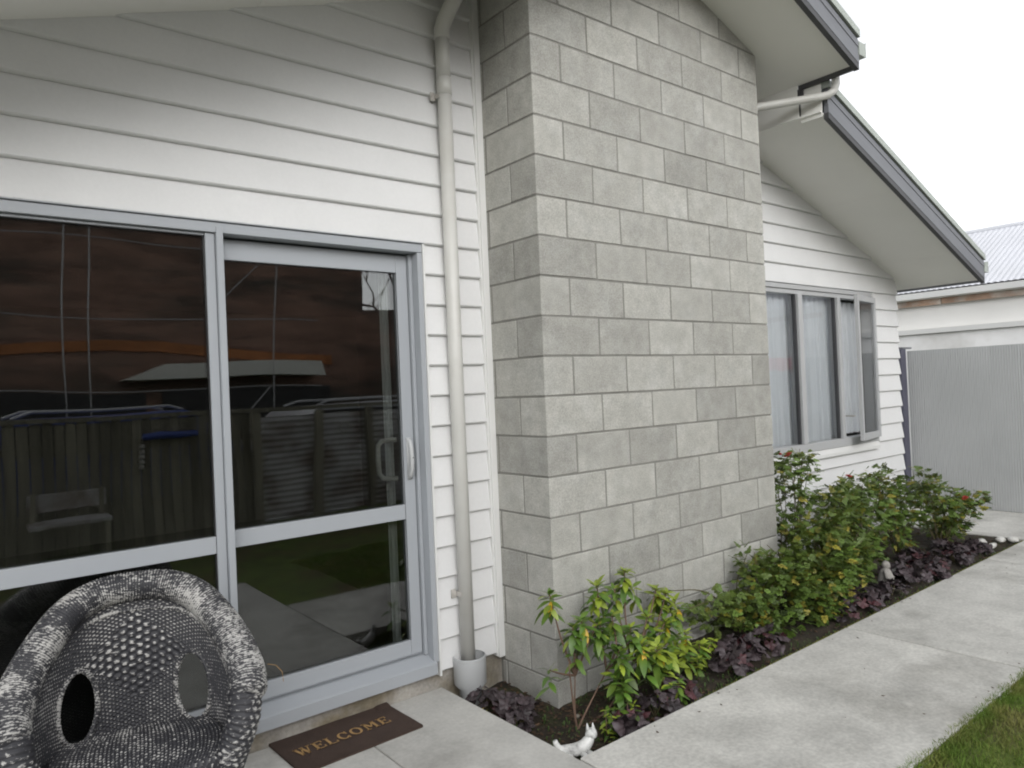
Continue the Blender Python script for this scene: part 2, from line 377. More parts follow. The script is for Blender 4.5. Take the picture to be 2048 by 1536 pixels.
# weatherboards
wall = put('wall', None, house)
bk = MB()
bk.box(-3.6, 0.2, .452, .50, 2.38, 4.3); bk.box(-.42, .2, .452, .50, .25, 2.38); bk.box(-3.6, -3.2, .452, .5, .25, 2.38)
bk.box(1.9, 4.955, .452, .50, 2.38, 3.5); bk.box(1.9, 4.955, .452, .5, .25, .96); bk.box(4.40, 4.955, .452, .5, .96, 2.38); bk.box(1.9, 2.36, .452, .5, .96, 2.38)
bk.box(4.90, 4.955, .5, 9, .25, 2.6); bk.box(-3.6, -3.55, .5, 9, .25, 2.5)
put('wall_lining', bk.mesh('wall_lining', M['trim']), wall)
B0, BP = .244, .1535
def board(x0, x1, z, x1top=None, x0top=None):
    # bevel-back board: proud lower lip, thin upper edge tucked under the next board
    H = BP + .022
    prof = [(.418, .0085), (.4215, .0035), (.430, 0), (.4465, 0), (.449, H), (.4425, H)]
    prof = list(reversed(prof))
    b = MB(); n = len(prof)
    for X, Xt in ((x0, x0top), (x1, x1top)):
        for (y, zz) in prof:
            xx = X if Xt is None else X + (Xt - X) * (zz / H)
            b.v.append((xx, y, z + zz))
    b.f.append(tuple(range(n))); b.f.append(tuple(reversed(range(n, 2 * n))))
    for i in range(n): j = (i + 1) % n; b.f.append((i, n + i, n + j, j))
    return put('weatherboard', b.mesh('weatherboard', M['board']), wall)
SL = lambda x: 3.03 + .35 * (x + 2.13) if x < 1.03 else 4.498 - .35 * x
for i in range(0, 26):
    z = B0 + BP * i
    if i < 14: board(-.409, -.044, z); board(-3.6, -3.212, z)
    else:
        x0 = max(-3.6, -2.13 + (z - 3.03) / .35 - .05)
        if x0 < -.1: board(x0, -.044, z)
    # right of the chimney
    if i < 5 or i >= 14:
        x1 = min(4.972, (4.272 - z) / .35 + .03)
        if x1 < 2.39 and z < 3.75: x1 = 2.386
        if x1 > 2.05: board(2.0, x1, z)
    else: board(4.423, 4.972, z)
for i in range(0, 15):    # return wall round the far corner
    b = MB(); z = B0 + BP * i; H = BP + .022
    b.prism([(4.976, 0), (4.976, .004), (4.958, H), (4.951, H), (4.956, 0)], 'y', .47, 9)
    b.v = [(p[0], p[1], p[2] + z) for p in b.v]
    put('weatherboard', b.mesh('weatherboard', M['board']), wall)
put('corner_board', MB().box(-.040, -.0005, .409, .45, .222, 3.9).mesh('corner_board', M['trim'], bevel=.002), wall)
put('scriber', MB().box(-.052, -.041, .417, .45, .232, 3.9).mesh('scriber', M['trim']), wall)
put('scriber', MB().box(-.4135, -.4025, .412, .45, .228, 2.392).mesh('scriber', M['trim']), wall)

# sliding door unit
SD = put('sliding_door_unit', None, house)
A = M['alu']
def fr(name, x0, x1, y0, y1, z0, z1, parent, m=A, bevel=.0015): return box(name, m, x0, x1, y0, y1, z0, z1, parent, bevel)
fr('head_frame', -3.2, -.415, .418, .56, 2.348, 2.390, SD)
fr('head_flashing', -3.2, -.405, .408, .448, 2.3925, 2.3965, SD)
fr('jamb', -.443, -.415, .418, .56, .30, 2.346, SD)
fr('jamb', -3.208, -3.2005, .418, .56, .30, 2.39, SD); fr('jamb', -.462, -.4445, .47, .56, .33, 2.346, SD)
sill = MB(); sill.prism([(.405, .246), (.405, .300), (.415, .306), (.485, .330), (.56, .334), (.56, .246)], 'x', -3.2, -.432)
put('sill', sill.mesh('sill', A), SD)
fr('track', -3.2, -.463, .50, .506, .3345, .345, SD)
fr('mullion', -1.455, -1.418, .432, .47, .3345, 2.347, SD)
fr('post', -1.416, -1.388, .412, .50, .318, 2.372, SD)
fr('fixed_rail', -3.2, -1.457, .438, .47, 1.018, 1.088, SD)
fr('fixed_bottom_rail', -3.2, -1.457, .438, .47, .3345, .40, SD)
fr('fixed_top_bead', -3.2, -1.457, .438, .47, 2.336, 2.346, SD)
def pane(x0, x1, z0, z1, y, parent, m, name='pane'):
    for k, dy in enumerate((0, .018)):
        o = put(name if k == 0 else 'inner_pane', fast_mesh('pane', [(x0, y + dy, z0), (x1, y + dy, z0), (x1, y + dy, z1), (x0, y + dy, z1)], [(0, 1, 2, 3)], m), parent)
pane(-3.2, -1.456, 1.087, 2.338, .452, SD, M['glass']); pane(-3.2, -1.456, .399, 1.019, .452, SD, M['glass'])
slider = put('sliding_panel', None, SD)
def sp(name, *a): return fr(name, *a, slider)
# grandchild depth: unit > panel pieces kept directly under the unit
bpy.data.objects.remove(slider); slider = SD
fr('door_stile', -.528, -.4665, .488, .53, .346, 2.338, SD)
fr('door_stile', -1.40, -1.372, .488, .53, .346, 2.338, SD)
fr('door_top_rail', -1.371, -.529, .488, .53, 2.250, 2.338, SD)
fr('door_bottom_rail', -1.371, -.529, .488, .53, .346, .418, SD)
fr('door_mid_rail', -1.371, -.529, .488, .53, 1.020, 1.093, SD)
pane(-1.373, -.527, 1.091, 2.252, .503, SD, M['glass']); pane(-1.373, -.527, .416, 1.022, .503, SD, M['glass'])
fr('gasket', -.530, -.5285, .4865, .49, .418, 2.250, SD, M['fdark'], 0)
fr('gasket', -.4655, -.4625, .50, .53, .346, 2.338, SD, M['fdark'], 0)
fr('gasket', -1.4575, -1.4555, .440, .451, .40, 2.336, SD, M['fdark'], 0)
fr('gasket', -3.2, -1.4577, .437, .451, 2.3335, 2.3355, SD, M['fdark'], 0)
# outside pull handle and the D handle seen through the glass
h = MB(); h.tube([(-.498, .489, 1.225), (-.498, .472, 1.235), (-.498, .460, 1.27), (-.498, .456, 1.32), (-.498, .460, 1.37), (-.498, .472, 1.405), (-.498, .489, 1.415)], [.010, .011, .012, .012, .012, .011, .010], 10)
h.box(-.510, -.486, .480, .4875, 1.215, 1.425)
put('door_handle', h.mesh('door_handle', M['pvc2'], True), SD)
put('key_lock', MB().tube([(-.498, .447, 1.325), (-.498, .444, 1.325)], .0035, 10).mesh('key_lock', M['fdark']), SD)
h = MB(); h.tube([(-.535, .54, 1.22), (-.56, .56, 1.22), (-.60, .575, 1.225), (-.618, .578, 1.25), (-.622, .578, 1.32), (-.618, .578, 1.39), (-.60, .575, 1.41), (-.56, .56, 1.415), (-.535, .54, 1.415)], .013, 10)
put('inside_handle', h.mesh('inside_handle', M['trim'], True), SD)

# far window
WN = put('window', None, house)
W_ = M['alu_w']
fr('head_frame', 2.36, 4.418, .412, .50, 2.352, 2.388, WN, W_); fr('head_flashing', 2.34, 4.424, .405, .45, 2.3905, 2.3955, WN, W_)
fr('head_bead', 2.36, 4.418, .425, .50, 2.315, 2.3505, WN, W_)
fr('bottom_frame', 2.36, 4.418, .405, .50, 1.03, 1.098, WN, W_)
fr('jamb', 4.372, 4.418, .412, .50, 1.0995, 2.314, WN, W_); fr('jamb', 2.36, 2.40, .412, .50, 1.0995, 2.314, WN, W_)
fr('mullion', 3.125, 3.19, .408, .50, 1.0995, 2.314, WN, W_); fr('mullion', 3.765, 3.815, .408, .50, 1.0995, 2.314, WN, W_)
fr('gasket', 3.112, 3.1245, .430, .46, 1.0995, 2.314, WN, M['fdark'], 0); fr('gasket', 3.752, 3.7645, .430, .46, 1.0995, 2.314, WN, M['fdark'], 0)
pane(2.40, 3.125, 1.098, 2.316, .447, WN, M['glassw']); pane(3.19, 3.765, 1.098, 2.316, .447, WN, M['glassw'])
sill = MB(); sill.prism([(.400, .962), (.400, .990), (.41, 1.027), (.50, 1.028), (.50, .962)], 'x', 2.30, 4.424)
put('window_sill', sill.mesh('window_sill', M['trim']), WN)
fr('facing', 4.420, 4.4225, .405, .45, 1.0, 2.389, WN, M['trim'], 0)
cw = .535
cs = MB().box(-cw, -cw + .045, -.028, 0, 0, 1.262).box(-.045, 0, -.028, 0, 0, 1.262).box(-cw + .045, -.045, -.028, 0, 0, .058).box(-cw + .045, -.045, -.028, 0, 1.212, 1.262)
sash = put('casement_sash', cs.mesh('casement_sash', W_), WN, (4.402, .404, 1.072), (0, 0, R_(9.5)))
cp = fast_mesh('casement_pane', [(-cw + .04, -.014, .05), (-.04, -.014, .05), (-.04, -.014, 1.22), (-cw + .04, -.014, 1.22)], [(0, 1, 2, 3)], M['glassw'])
put('casement_pane', cp, WN, (4.402, .404, 1.072), (0, 0, R_(9.5)))
put('window_stay', MB().box(3.88, 3.90, .36, .44, 1.28, 1.292).mesh('window_stay', M['steel']), WN)

# rooms behind the glass
rm = MB()
def room(x0, x1, y0, y1, z0, z1):
    b = MB(); b.face((x0, y1, z0), (x1, y1, z0), (x1, y1, z1), (x0, y1, z1)); b.face((x0, y0, z0), (x0, y1, z0), (x0, y1, z1), (x0, y0, z1))
    b.face((x1, y0, z0), (x1, y1, z0), (x1, y1, z1), (x1, y0, z1)); b.face((x0, y0, z1), (x1, y0, z1), (x1, y1, z1), (x0, y1, z1)); return b
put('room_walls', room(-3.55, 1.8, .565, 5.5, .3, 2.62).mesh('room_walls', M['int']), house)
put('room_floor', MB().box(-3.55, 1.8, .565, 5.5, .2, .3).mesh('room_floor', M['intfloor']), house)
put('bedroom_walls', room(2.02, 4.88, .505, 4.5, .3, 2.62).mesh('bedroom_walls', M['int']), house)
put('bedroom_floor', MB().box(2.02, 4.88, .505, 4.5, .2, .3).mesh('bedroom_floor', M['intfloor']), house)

# roofs, soffits, barge boards
S = .35
def sheet(name, x0, x1, za, y0, y1, th, m, parent=house):
    """sloping slab, underside z = za(x)"""
    b = MB(); b.prism([(x0, za(x0)), (x1, za(x1)), (x1, za(x1) + th), (x0, za(x0) + th)], 'y', y0, y1)
    return put(name, b.mesh(name, m), parent)
zL = lambda x: 3.03 + S * (x + 2.13); zR = lambda x: 4.498 - S * x; zQ = lambda x: 4.272 - S * x
XR = (4.498 - (3.03 + S * 2.13)) / (2 * S)
UF = -.455; LF = -.225
ed = [-3.8, -2.4, -1.2, 0.0, XR]
for a, b in zip(ed[:-1], ed[1:]): sheet('soffit_panel', a + .001, b - .001, zL, UF, .449, .012, M['soffit'])
sheet('soffit_panel', XR + .001, 2.395, zR, UF, .449, .012, M['soffit'])
for a, b in ((2.396, 3.5), (3.5, 4.6), (4.6, 5.178)): sheet('soffit_panel', a + .001, b - .001, zQ, LF, .449, .012, M['soffit'])
sheet('eave_soffit', 4.98, 5.178, zQ, .4495, 9, .012, M['soffit'])
sheet('roof', -3.84, XR, lambda x: zL(x) + .16, UF + .01, 9, .03, M['roofiron']); sheet('roof', XR, 2.42, lambda x: zR(x) + .16, UF + .01, 9, .03, M['roofiron'])
sheet('roof', 2.44, 5.2, lambda x: zQ(x) + .16, LF + .01, 9, .03, M['roofiron'])
def barge(x0, x1, zf, Y):
    def strip(name, z0, z1, y0, y1, m):
        b = MB()
        for x in (x0, x1):
            for (y, z) in ((y0, z0), (y0, z1), (y1, z1), (y1, z0)): b.v.append((x, y, zf(x) + z))
        b.f = [(0, 1, 2, 3), (7, 6, 5, 4), (0, 4, 5, 1), (1, 5, 6, 2), (2, 6, 7, 3), (3, 7, 4, 0)]
        return put(name, b.mesh(name, m), house)
    strip('barge_edge', -.028, .010, Y - .034, Y, M['fdark'])
    strip('barge_board', .011, .062, Y - .036, Y - .002, M['fascia'])
    strip('barge_board', .066, .120, Y - .032, Y - .002, M['fascia'])
    strip('barge_board', .121, .165, Y - .036, Y - .002, M['fascia'])
    strip('barge_gap', .166, .178, Y - .030, Y - .002, M['fdark'])
    strip('barge_flashing', .179, .228, Y - .050, Y + .05, M['flash'])
barge(-3.8, XR, zL, UF); barge(XR, 2.415, zR, UF); barge(2.44, 5.185, zQ, LF)
# eave fascia + gutter of the upper roof
ze = zR(2.4)
fr('eave_fascia', 2.396, 2.415, UF, -.075, ze - .028, ze + .012, house, M['fdark'], 0)
fr('eave_fascia', 2.3965, 2.418, UF, .0, ze + .0125, ze + .15, house, M['fascia'], 0)
fr('eave_return', 2.385, 2.413, -.105, -.0735, ze - .10, ze - .029, house, M['fdark'], 0)
fr('roof_end', 2.4185, 2.424, LF, -.0735, zQ(2.42) - .02, ze + .02, house, M['soffit'], 0)
fr('riser_panel', 2.386, 2.392, -.0765, .448, zQ(2.39) - .004, ze + .004, house, M['soffit'], 0)
def gutter(x, y0, y1, z):
    b = MB(); t = .004
    prof = [(x, z), (x + .085, z), (x + .095, z + .02), (x + .095, z + .085), (x + .11, z + .10), (x + .105, z + .104), (x + .088, z + .09), (x + .088, z + .022), (x + .08, z + t), (x + t, z + t), (x + t, z + .09), (x, z + .09)]
    b.prism(prof, 'y', y0, y1); b.box(x + .002, x + .094, y0 - .003, y0, z + .002, z + .088)
    return put('gutter', b.mesh('gutter', M['flash']), house)
gutter(2.419, UF - .035, -.02, ze + .065)
gutter(5.187, LF - .035, 9, zQ(5.18) + .07)
fr('eave_fascia', -3.815, -3.801, UF, 9, zL(-3.8) - .02, zL(-3.8) + .15, house, M['fascia'], 0)
sheet('eave_soffit', -3.8, -3.6, zL, .4495, 9, .012, M['soffit'])
fr('eave_fascia', 5.179, 5.186, LF, 9, zQ(5.18) - .02, zQ(5.18) + .15, house, M['fascia'], 0)

# downpipes
dp = put('downpipe', None, house)
b = MB(); b.tube([(-.262, .382, .20), (-.262, .382, 1.7), (-.262, .382, 3.17)], .0365, 20)
put('pipe', b.mesh('pipe', M['pvc'], True), dp)
b = MB(); b.tube([(-.262, .382, 3.16), (-.262, .382, 3.25)], .0385, 20); b.tube([(-.262, .382, 3.25), (-.262, .382, 3.46)], .0365, 20)
b.tube([(-.262, .382, 3.45), (-.262, .380, 3.50), (-.258, .368, 3.53), (-.235, .335, 3.60), (-.20, .28, 3.70), (-.17, .24, 3.78)], .040, 20)
put('pipe_bend', b.mesh('pipe_bend', M['pvc'], True), dp)
so = MB(); so.tube([(-.258, .378, .05), (-.258, .378, .095), (-.258, .378, .10), (-.258, .378, .135), (-.258, .378, .165), (-.258, .378, .30)], [.050, .052, .057, .057, .083, .084], 28, False)
so.tube([(-.258, .378, .298), (-.258, .378, .17)], [.079, .078], 28, False)
so.tube([(-.258, .378, .298), (-.258, .378, .302)], [.0845, .079], 28, False)
put('pipe_socket', so.mesh('pipe_socket', M['pvc2'], True), dp)
for z in (3.155, .618):
    put('bracket', MB().box(-.326, -.30, .414, .418, z - .022, z + .022).box(-.30, -.296, .37, .418, z - .012, z + .012).box(-.322, -.316, .41, .4145, z - .004, z + .004).mesh('bracket', M['steel']), dp)
dp2 = put('downpipe', None, house)
b = MB(); b.tube([(2.455, -.31, 3.73), (2.455, -.31, 3.60), (2.445, -.30, 3.56), (2.42, -.275, 3.535), (2.38, -.235, 3.525), (2.13, .07, 3.505), (2.095, .10, 3.49), (2.08, .112, 3.46), (2.078, .114, 3.40), (2.078, .114, .1)], .027, 18)
put('pipe', b.mesh('pipe', M['pvc'], True), dp2)

# ------------------------------------------------------------------ curtains
def curtain(name, label, x0, x1, y, z0, z1, amp=.022, folds=7, lean=0, seed=1):
    rr = random.Random(seed); v = []; f = []; n = folds * 14; ph = [rr.uniform(0, 6.28) for _ in range(4)]
    for j in range(13):
        t = j / 12
        for i in range(n + 1):
            s = i / n; xx = x0 + (x1 - x0) * s + lean * (1 - t) * (1 - s)
            yy = y + amp * (math.sin(6.283 * folds * s + ph[0]) + .5 * math.sin(6.283 * folds * 1.7 * s + ph[1] + t)) * (1 - .3 * t)
            v.append((xx, yy, z0 + (z1 - z0) * t))
    for j in range(12):
        for i in range(n):
            q = j * (n + 1) + i; f.append((q, q + 1, q + n + 2, q + n + 1))
    me = fast_mesh(name, v, f, M['curtain'], True)
    o = thing(name, label, 'curtain', data=me); return o
curtain('curtain', 'pale gathered curtain behind the left pane of the far window', 2.55, 3.31, .515, 1.05, 2.36, folds=8, amp=.015, seed=3)
curtain('curtain', 'white curtain behind the middle pane of the far window', 3.325, 3.95, .515, 1.05, 2.33, folds=7, amp=.016, seed=5)
curtain('curtain', 'lilac-white curtain hanging in the open casement gap', 3.93, 4.33, .53, 1.12, 2.30, folds=4, amp=.02, lean=.05, seed=6)
curtain('curtain', 'thin pale strip added for the jamb reflection in the sliding panel near its handle', -.565, -.515, .60, .35, 2.34, folds=2, amp=.006, seed=8)  # thin folded sheet added to stand in for the jamb mirrored in the glass

# ------------------------------------------------------------------ doormat
dm = thing('doormat', 'brown doormat lettered WELCOME in gold, lying before the sliding door', 'doormat', (-.98, .305, PZ), R_(1.5))
g = MB()
v = []; n1, n2 = 24, 14
for j in range(n2 + 1):
    for i in range(n1 + 1):
        x = -.285 + .57 * i / n1; y = -.175 + .35 * j / n2
        z = .0115 + .0015 * noise.noise(Vector((x * 9, y * 9, 0))) + (.006 if (i > n1 - 3 and j > n2 - 3) else 0)
        v.append((x, y, z))
f = [(j * (n1 + 1) + i, j * (n1 + 1) + i + 1, (j + 1) * (n1 + 1) + i + 1, (j + 1) * (n1 + 1) + i) for j in range(n2) for i in range(n1)]
put('mat_top', fast_mesh('mat_top', v, f, M['mat']), dm)
put('mat_edge', MB().box(-.285, .285, -.175, .175, .0005, .0095).mesh('mat_edge', M['mat']), dm)
def letters(txt, h, w, gap):
    """slab-serif capitals from strokes: list of thick segments"""
    out = MB(); x = 0; st = .20
    def seg(x0, y0, x1, y1, t):
        d = Vector((x1 - x0, y1 - y0, 0)); n = Vector((-d.y, d.x, 0)).normalized() * t / 2
        a, b = Vector((x0, y0, 0)), Vector((x1, y1, 0)); out.face(a - n, b - n, b + n, a + n)
    def arc(cx, cy, rx, ry, a0, a1, t, k=18):
        for i in range(k):
            t0 = a0 + (a1 - a0) * i / k; t1 = a0 + (a1 - a0) * (i + 1) / k
            th0 = t * (.5 + .5 * abs(math.cos(t0))); th1 = t * (.5 + .5 * abs(math.cos(t1)))
            P = lambda a, r: (cx + (rx + r) * math.cos(a), cy + (ry + r) * math.sin(a), 0)
            out.face(P(t0, -th0 / 2), P(t0, th0 / 2), P(t1, th1 / 2), P(t1, -th1 / 2))
    T = .17 * h; t2 = .09 * h
    for c in txt:
        W = w * {'W': 1.35, 'M': 1.3, 'O': 1.1, 'C': 1.0, 'E': .95, 'L': .92}[c]
        X = lambda u: x + u * W
        if c in 'EL':
            seg(X(.25), 0, X(.25), h, T); seg(X(.02), t2 / 2, X(.95), t2 / 2, t2); seg(X(.93), 0, X(.93), h * .28, t2)
            seg(X(.02), h - t2 / 2, X(.5 if c == 'L' else .92), h - t2 / 2, t2)
            if c == 'E':
                seg(X(.25), h / 2, X(.68), h / 2, t2); seg(X(.68), h * .38, X(.68), h * .62, t2); seg(X(.9), h, X(.9), h * .74, t2)
        if c == 'W':
            seg(X(.12), h, X(.32), 0, T); seg(X(.32), 0, X(.5), h * .9, t2); seg(X(.5), h * .9, X(.70), 0, T); seg(X(.70), 0, X(.9), h, t2)
            for u in (.12, .5, .9): seg(X(u - .13), h - t2 / 2, X(u + .13), h - t2 / 2, t2)
        if c == 'M':
            seg(X(.18), 0, X(.18), h, t2 * 1.1); seg(X(.2), h, X(.5), .02, T * .9); seg(X(.5), .02, X(.8), h, t2); seg(X(.82), 0, X(.82), h, T)
            for u in (.18, .82): seg(X(u - .16), t2 / 2, X(u + .16), t2 / 2, t2); seg(X(u - .16), h - t2 / 2, X(u + .12), h - t2 / 2, t2)
        if c == 'O': arc(X(.5), h / 2, W * .38, h * .43, 0, 6.2832, T, 30)
        if c == 'C': arc(X(.52), h / 2, W * .38, h * .43, .65, 5.65, T, 24); seg(X(.88), h * .62, X(.88), h, t2); seg(X(.88), 0, X(.88), h * .3, t2)
        x += W + gap
    return out, x - gap
L_, wid = letters('WELCOME', .070, .052, .008)
L_.v = [(p[0] - wid / 2, p[1], p[2]) for p in L_.v]
me = bpy.data.meshes.new('lettering'); me.from_pydata(L_.v, [], L_.f); me.materials.append(M['letter'])
put('lettering', me, dm, (-.02, -.052, .0155), (0, 0, R_(.5)))

# ------------------------------------------------------------------ wicker chair
def catmull(P, n):
    out = []
    P = [Vector(p) for p in P]; Q = [P[0] * 2 - P[1]] + P + [P[-1] * 2 - P[-2]]
    for i in range(1, len(Q) - 2):
        for k in range(n):
            t = k / n; a, b, c, d = Q[i - 1], Q[i], Q[i + 1], Q[i + 2]
            out.append(.5 * ((2 * b) + (c - a) * t + (2 * a - 5 * b + 4 * c - d) * t * t + (3 * b - a - 3 * c + d) * t ** 3))
    out.append(P[-1]); return out
def resample(P, n):
    L = [0]
    for a, b in zip(P[:-1], P[1:]): L.append(L[-1] + (b - a).length)
    out = []; k = 0
    for i in range(n):
        s = L[-1] * i / (n - 1)
        while k < len(L) - 2 and L[k + 1] < s: k += 1
        t = (s - L[k]) / max(1e-9, L[k + 1] - L[k]); out.append(P[k].lerp(P[k + 1], min(1, t)))
    return out, L[-1]
chair = thing('wicker_armchair', 'black and white brushed wicker tub armchair with rolled arms beside the sliding door', 'armchair', (-1.87, -.05, PZ), R_(-12))
half = [(0, .29, .84), (.11, .28, .83), (.20, .23, .79), (.265, .15, .72), (.31, .05, .645), (.33, -.05, .59), (.33, -.12, .555), (.322, -.165, .525)]
rimP = [(-x, y, z) for (x, y, z) in reversed(half[1:])] + half
rim = catmull(rimP, 24)
def wound_tube(path, rad, pitch, nseg, per=6):
    Ltot = resample(path, 4)[1]; n = int(Ltot / pitch * per)
    pts, Lt = resample(path, n); v = []; f = []; ra = []; prev = None
    for i, p in enumerate(pts):
        t = (pts[min(i + 1, n - 1)] - pts[max(i - 1, 0)]).normalized()
        a = t.cross(Vector((0, 0, 1))) if prev is None else prev - t * prev.dot(t)
        a.normalize(); prev = a; c = t.cross(a); s = Lt * i / (n - 1)
        R0 = rad(i / (n - 1))
        for k in range(nseg):
            th = 2 * math.pi * k / nseg
            w = abs(math.sin(math.pi * (s / pitch + .8 * th / 6.283)))
            big = .5 + .5 * math.sin(2 * math.pi * (k / nseg * 16)) * (1 if int(s / pitch + .8 * th / 6.283) % 2 else -1)
            v.append(tuple(p + (a * math.cos(th) + c * math.sin(th)) * (R0 + (.004 * w + .0035 * big) * min(1, R0 / .02))))
            ra.append(.45 * w + .55 * big)
    for i in range(n - 1):
        for k in range(nseg):
            q = i * nseg; k2 = (k + 1) % nseg; f.append((q + k, q + k2, q + nseg + k2, q + nseg + k))
    return v, f, ra
def rimrad(t):
    s = abs(t - .5) * 2
    r = .045 + .010 * min(1, s * 1.4)
    return r if s < .95 else r * math.sqrt(max(.002, 1 - ((s - .95) / .05) ** 2)) - .003 * (s - .95) / .05
v, f, ra = wound_tube(rim, rimrad, .0095, 32, 5)
put('rolled_rim', fast_mesh('rolled_rim', v, f, M['wicker'], True, {'raise': ra}), chair, kind='stuff')
# woven shell from rim to floor
for sx in (-1, 1):      # arm fronts: narrower woven panels dropping from the rolled arm to the floor
    af = catmull([(sx * .320, -.118, .545), (sx * .308, -.150, .46), (sx * .272, -.152, .36), (sx * .225, -.148, .22), (sx * .175, -.14, .02)], 12)
    vv_, ff_, rr_ = wound_tube(af, lambda t: .050 - .013 * t, .017, 28, 7)
    put('arm_front', fast_mesh('arm_front', vv_, ff_, M['wicker_d'], True, {'raise': rr_}), chair, kind='stuff')
rim_full = catmull([(-x, y, z) for (x, y, z) in reversed(half[1:] + [(.285, -.165, .42), (.225, -.15, .25), (.175, -.14, .03)])] + half + [(.285, -.165, .42), (.225, -.15, .25), (.175, -.14, .03)], 24)
RIMR, Ls = resample(rim_full, 2001)
def shell_pt(u, vv):
    p = RIMR[int(max(0, min(1, u)) * 2000)]
    k = 1 - vv                                    # 0 at the rim, 1 at floor
    ang = math.atan2(p.x / .36, -(p.y) / .33)
    q = Vector((p.x * .80, p.y * .80 - .0, .02))
    r = p.lerp(q, k); r.z = p.z * (1 - k) + .02 * k
    inn = math.sin(k * math.pi) * .015
    r.x *= 1 - inn; return r
NU, ROWS, SUB = 560, 112, 3
def in_hole(p):
    # oval openings between the back and each arm
    if p.y < -.02: return False
    dx = (abs(p.x) - .178) / .056; dz = (p.z - .47) / .122
    return dx * dx + dz * dz < 1
v = []; f = []; ra = []; NV = ROWS * SUB; U0, U1 = .135, .865
pts = [[None] * (NU + 1) for _ in range(NV + 1)]
for j in range(NV + 1):
    for i in range(NU + 1): pts[j][i] = shell_pt(U0 + (U1 - U0) * i / NU, 1 - j / NV * .93)
for j in range(NV + 1):
    row = j // SUB; fr_ = (j % SUB) / SUB
    for i in range(NU + 1):
        p = pts[j][i]; a = pts[j][min(i + 1, NU)] - pts[j][max(i - 1, 0)]; b_ = pts[max(j - 1, 0)][i] - pts[min(j + 1, NV)][i]
        n = a.cross(b_).normalized()
        dia = abs(p.x) / .16 + abs(p.z - .60) / .15 < 1 and p.y > 0
        per = 4 if not dia else 8
        rw = row if not dia else row // 2
        s = math.sin(math.pi * i / per + math.pi * rw)
        prof = math.sin(math.pi * (fr_ if not dia else ((j % (2 * SUB)) / (2 * SUB)))) 
        d = (.0028 if not dia else .0034) * s * (.35 + .65 * prof)
        v.append(tuple(p + n * d)); ra.append(max(0, s * prof) if not dia else max(0, s) * .75 + .05)
for j in range(NV):
    for i in range(NU):
        c = (pts[j][i] + pts[j + 1][i + 1]) / 2
        if in_hole(c): continue
        q = j * (NU + 1) + i; f.append((q, q + 1, q + NU + 2, q + NU + 1))
put('woven_back', fast_mesh('woven_back', v, f, M['wicker'], True, {'raise': ra}), chair, kind='stuff')
# braided edges round the two openings
for sx in (-1, 1):
    ring = []
    for k in range(49):
        th = 6.2832 * k / 48; X = sx * (.178 + .056 * math.cos(th)); Z = .47 + .122 * math.sin(th)
        best = min(((shell_pt(u / 240, kv / 40) - Vector((X, 0, Z))) * Vector((1, 0, 1)) if False else
                    ((shell_pt(u / 240, kv / 40).x - X) ** 2 + (shell_pt(u / 240, kv / 40).z - Z) ** 2, u, kv)) for u in range(34, 208, 2) for kv in range(4, 40) if shell_pt(u / 240, kv / 40).y > -.05)
        P = shell_pt(best[1] / 240, best[2] / 40); ring.append(Vector((X, P.y, Z)))
    for _ in range(3): ring = [(ring[i - 1] + ring[i] * 2 + ring[(i + 1) % 48]) / 4 for i in range(48)]; ring.append(ring[0].copy())
    vv_, ff_, rr_ = wound_tube(ring, lambda t: .007, .010, 10, 5)
    put('opening_braid', fast_mesh('opening_braid', vv_, ff_, M['wicker'], True, {'raise': rr_}), chair)
# edge cord inside the rim
cord = []
for k in range(160):
    u = .15 + .70 * k / 159; p = RIMR[int(u * 2000)]; cord.append(shell_pt(u, .90))
vv_, ff_, rr_ = wound_tube(cord, lambda t: .006, .011, 8, 5)
put('inner_cord', fast_mesh('inner_cord', vv_, ff_, M['wicker'], True, {'raise': rr_}), chair)
# seat
v = []; f = []; ra = []; n1, n2 = 150, 150
for j in range(n2 + 1):
    for i in range(n1 + 1):
        u = -1 + 2 * i / n1; w = -1 + 2 * j / n2
        # squircle map to the seat outline
        x = u * math.sqrt(1 - .32 * w * w) * .275; y = w * math.sqrt(1 - .38 * u * u) * .22 - .02
        e = max(abs(u), abs(w)); drop = max(0, (e - .9) / .1)
        s = math.sin(math.pi * i / 3.2) * math.sin(math.pi * j / 3.2)
        z = .375 + .018 * (1 - u * u) * (1 - w * w) + .0045 * s - .045 * drop * drop
        v.append((x, y, z)); ra.append(max(0, s) * .9)
for j in range(n2):
    for i in range(n1): q = j * (n1 + 1) + i; f.append((q, q + 1, q + n1 + 2, q + n1 + 1))
put('woven_seat', fast_mesh('woven_seat', v, f, M['wicker'], True, {'raise': ra}), chair, kind='stuff')
v = []; f = []; ra = []; n1, n2 = 200, 100     # front apron
for j in range(n2 + 1):
    for i in range(n1 + 1):
        s_ = -1 + 2 * i / n1; t = j / n2
        s = math.sin(math.pi * i / 4) * math.sin(math.pi * j / 2)
        v.append((s_ * .27, -.19 - .05 * (1 - s_ * s_) + .004 * s, .345 - .27 * t)); ra.append(max(0, s))
for j in range(n2):
    for i in range(n1): q = j * (n1 + 1) + i; f.append((q, q + 1, q + n1 + 2, q + n1 + 1))
put('woven_apron', fast_mesh('woven_apron', v, f, M['wicker'], True, {'raise': ra}), chair, kind='stuff')
for sx in (-1, 1):
    for y in (-.17, .18): put('leg', MB().tube([(sx * .22, y, .37), (sx * .225, y * 1.02, .0)], .017, 12).mesh('leg', M['wicker'], True), chair)
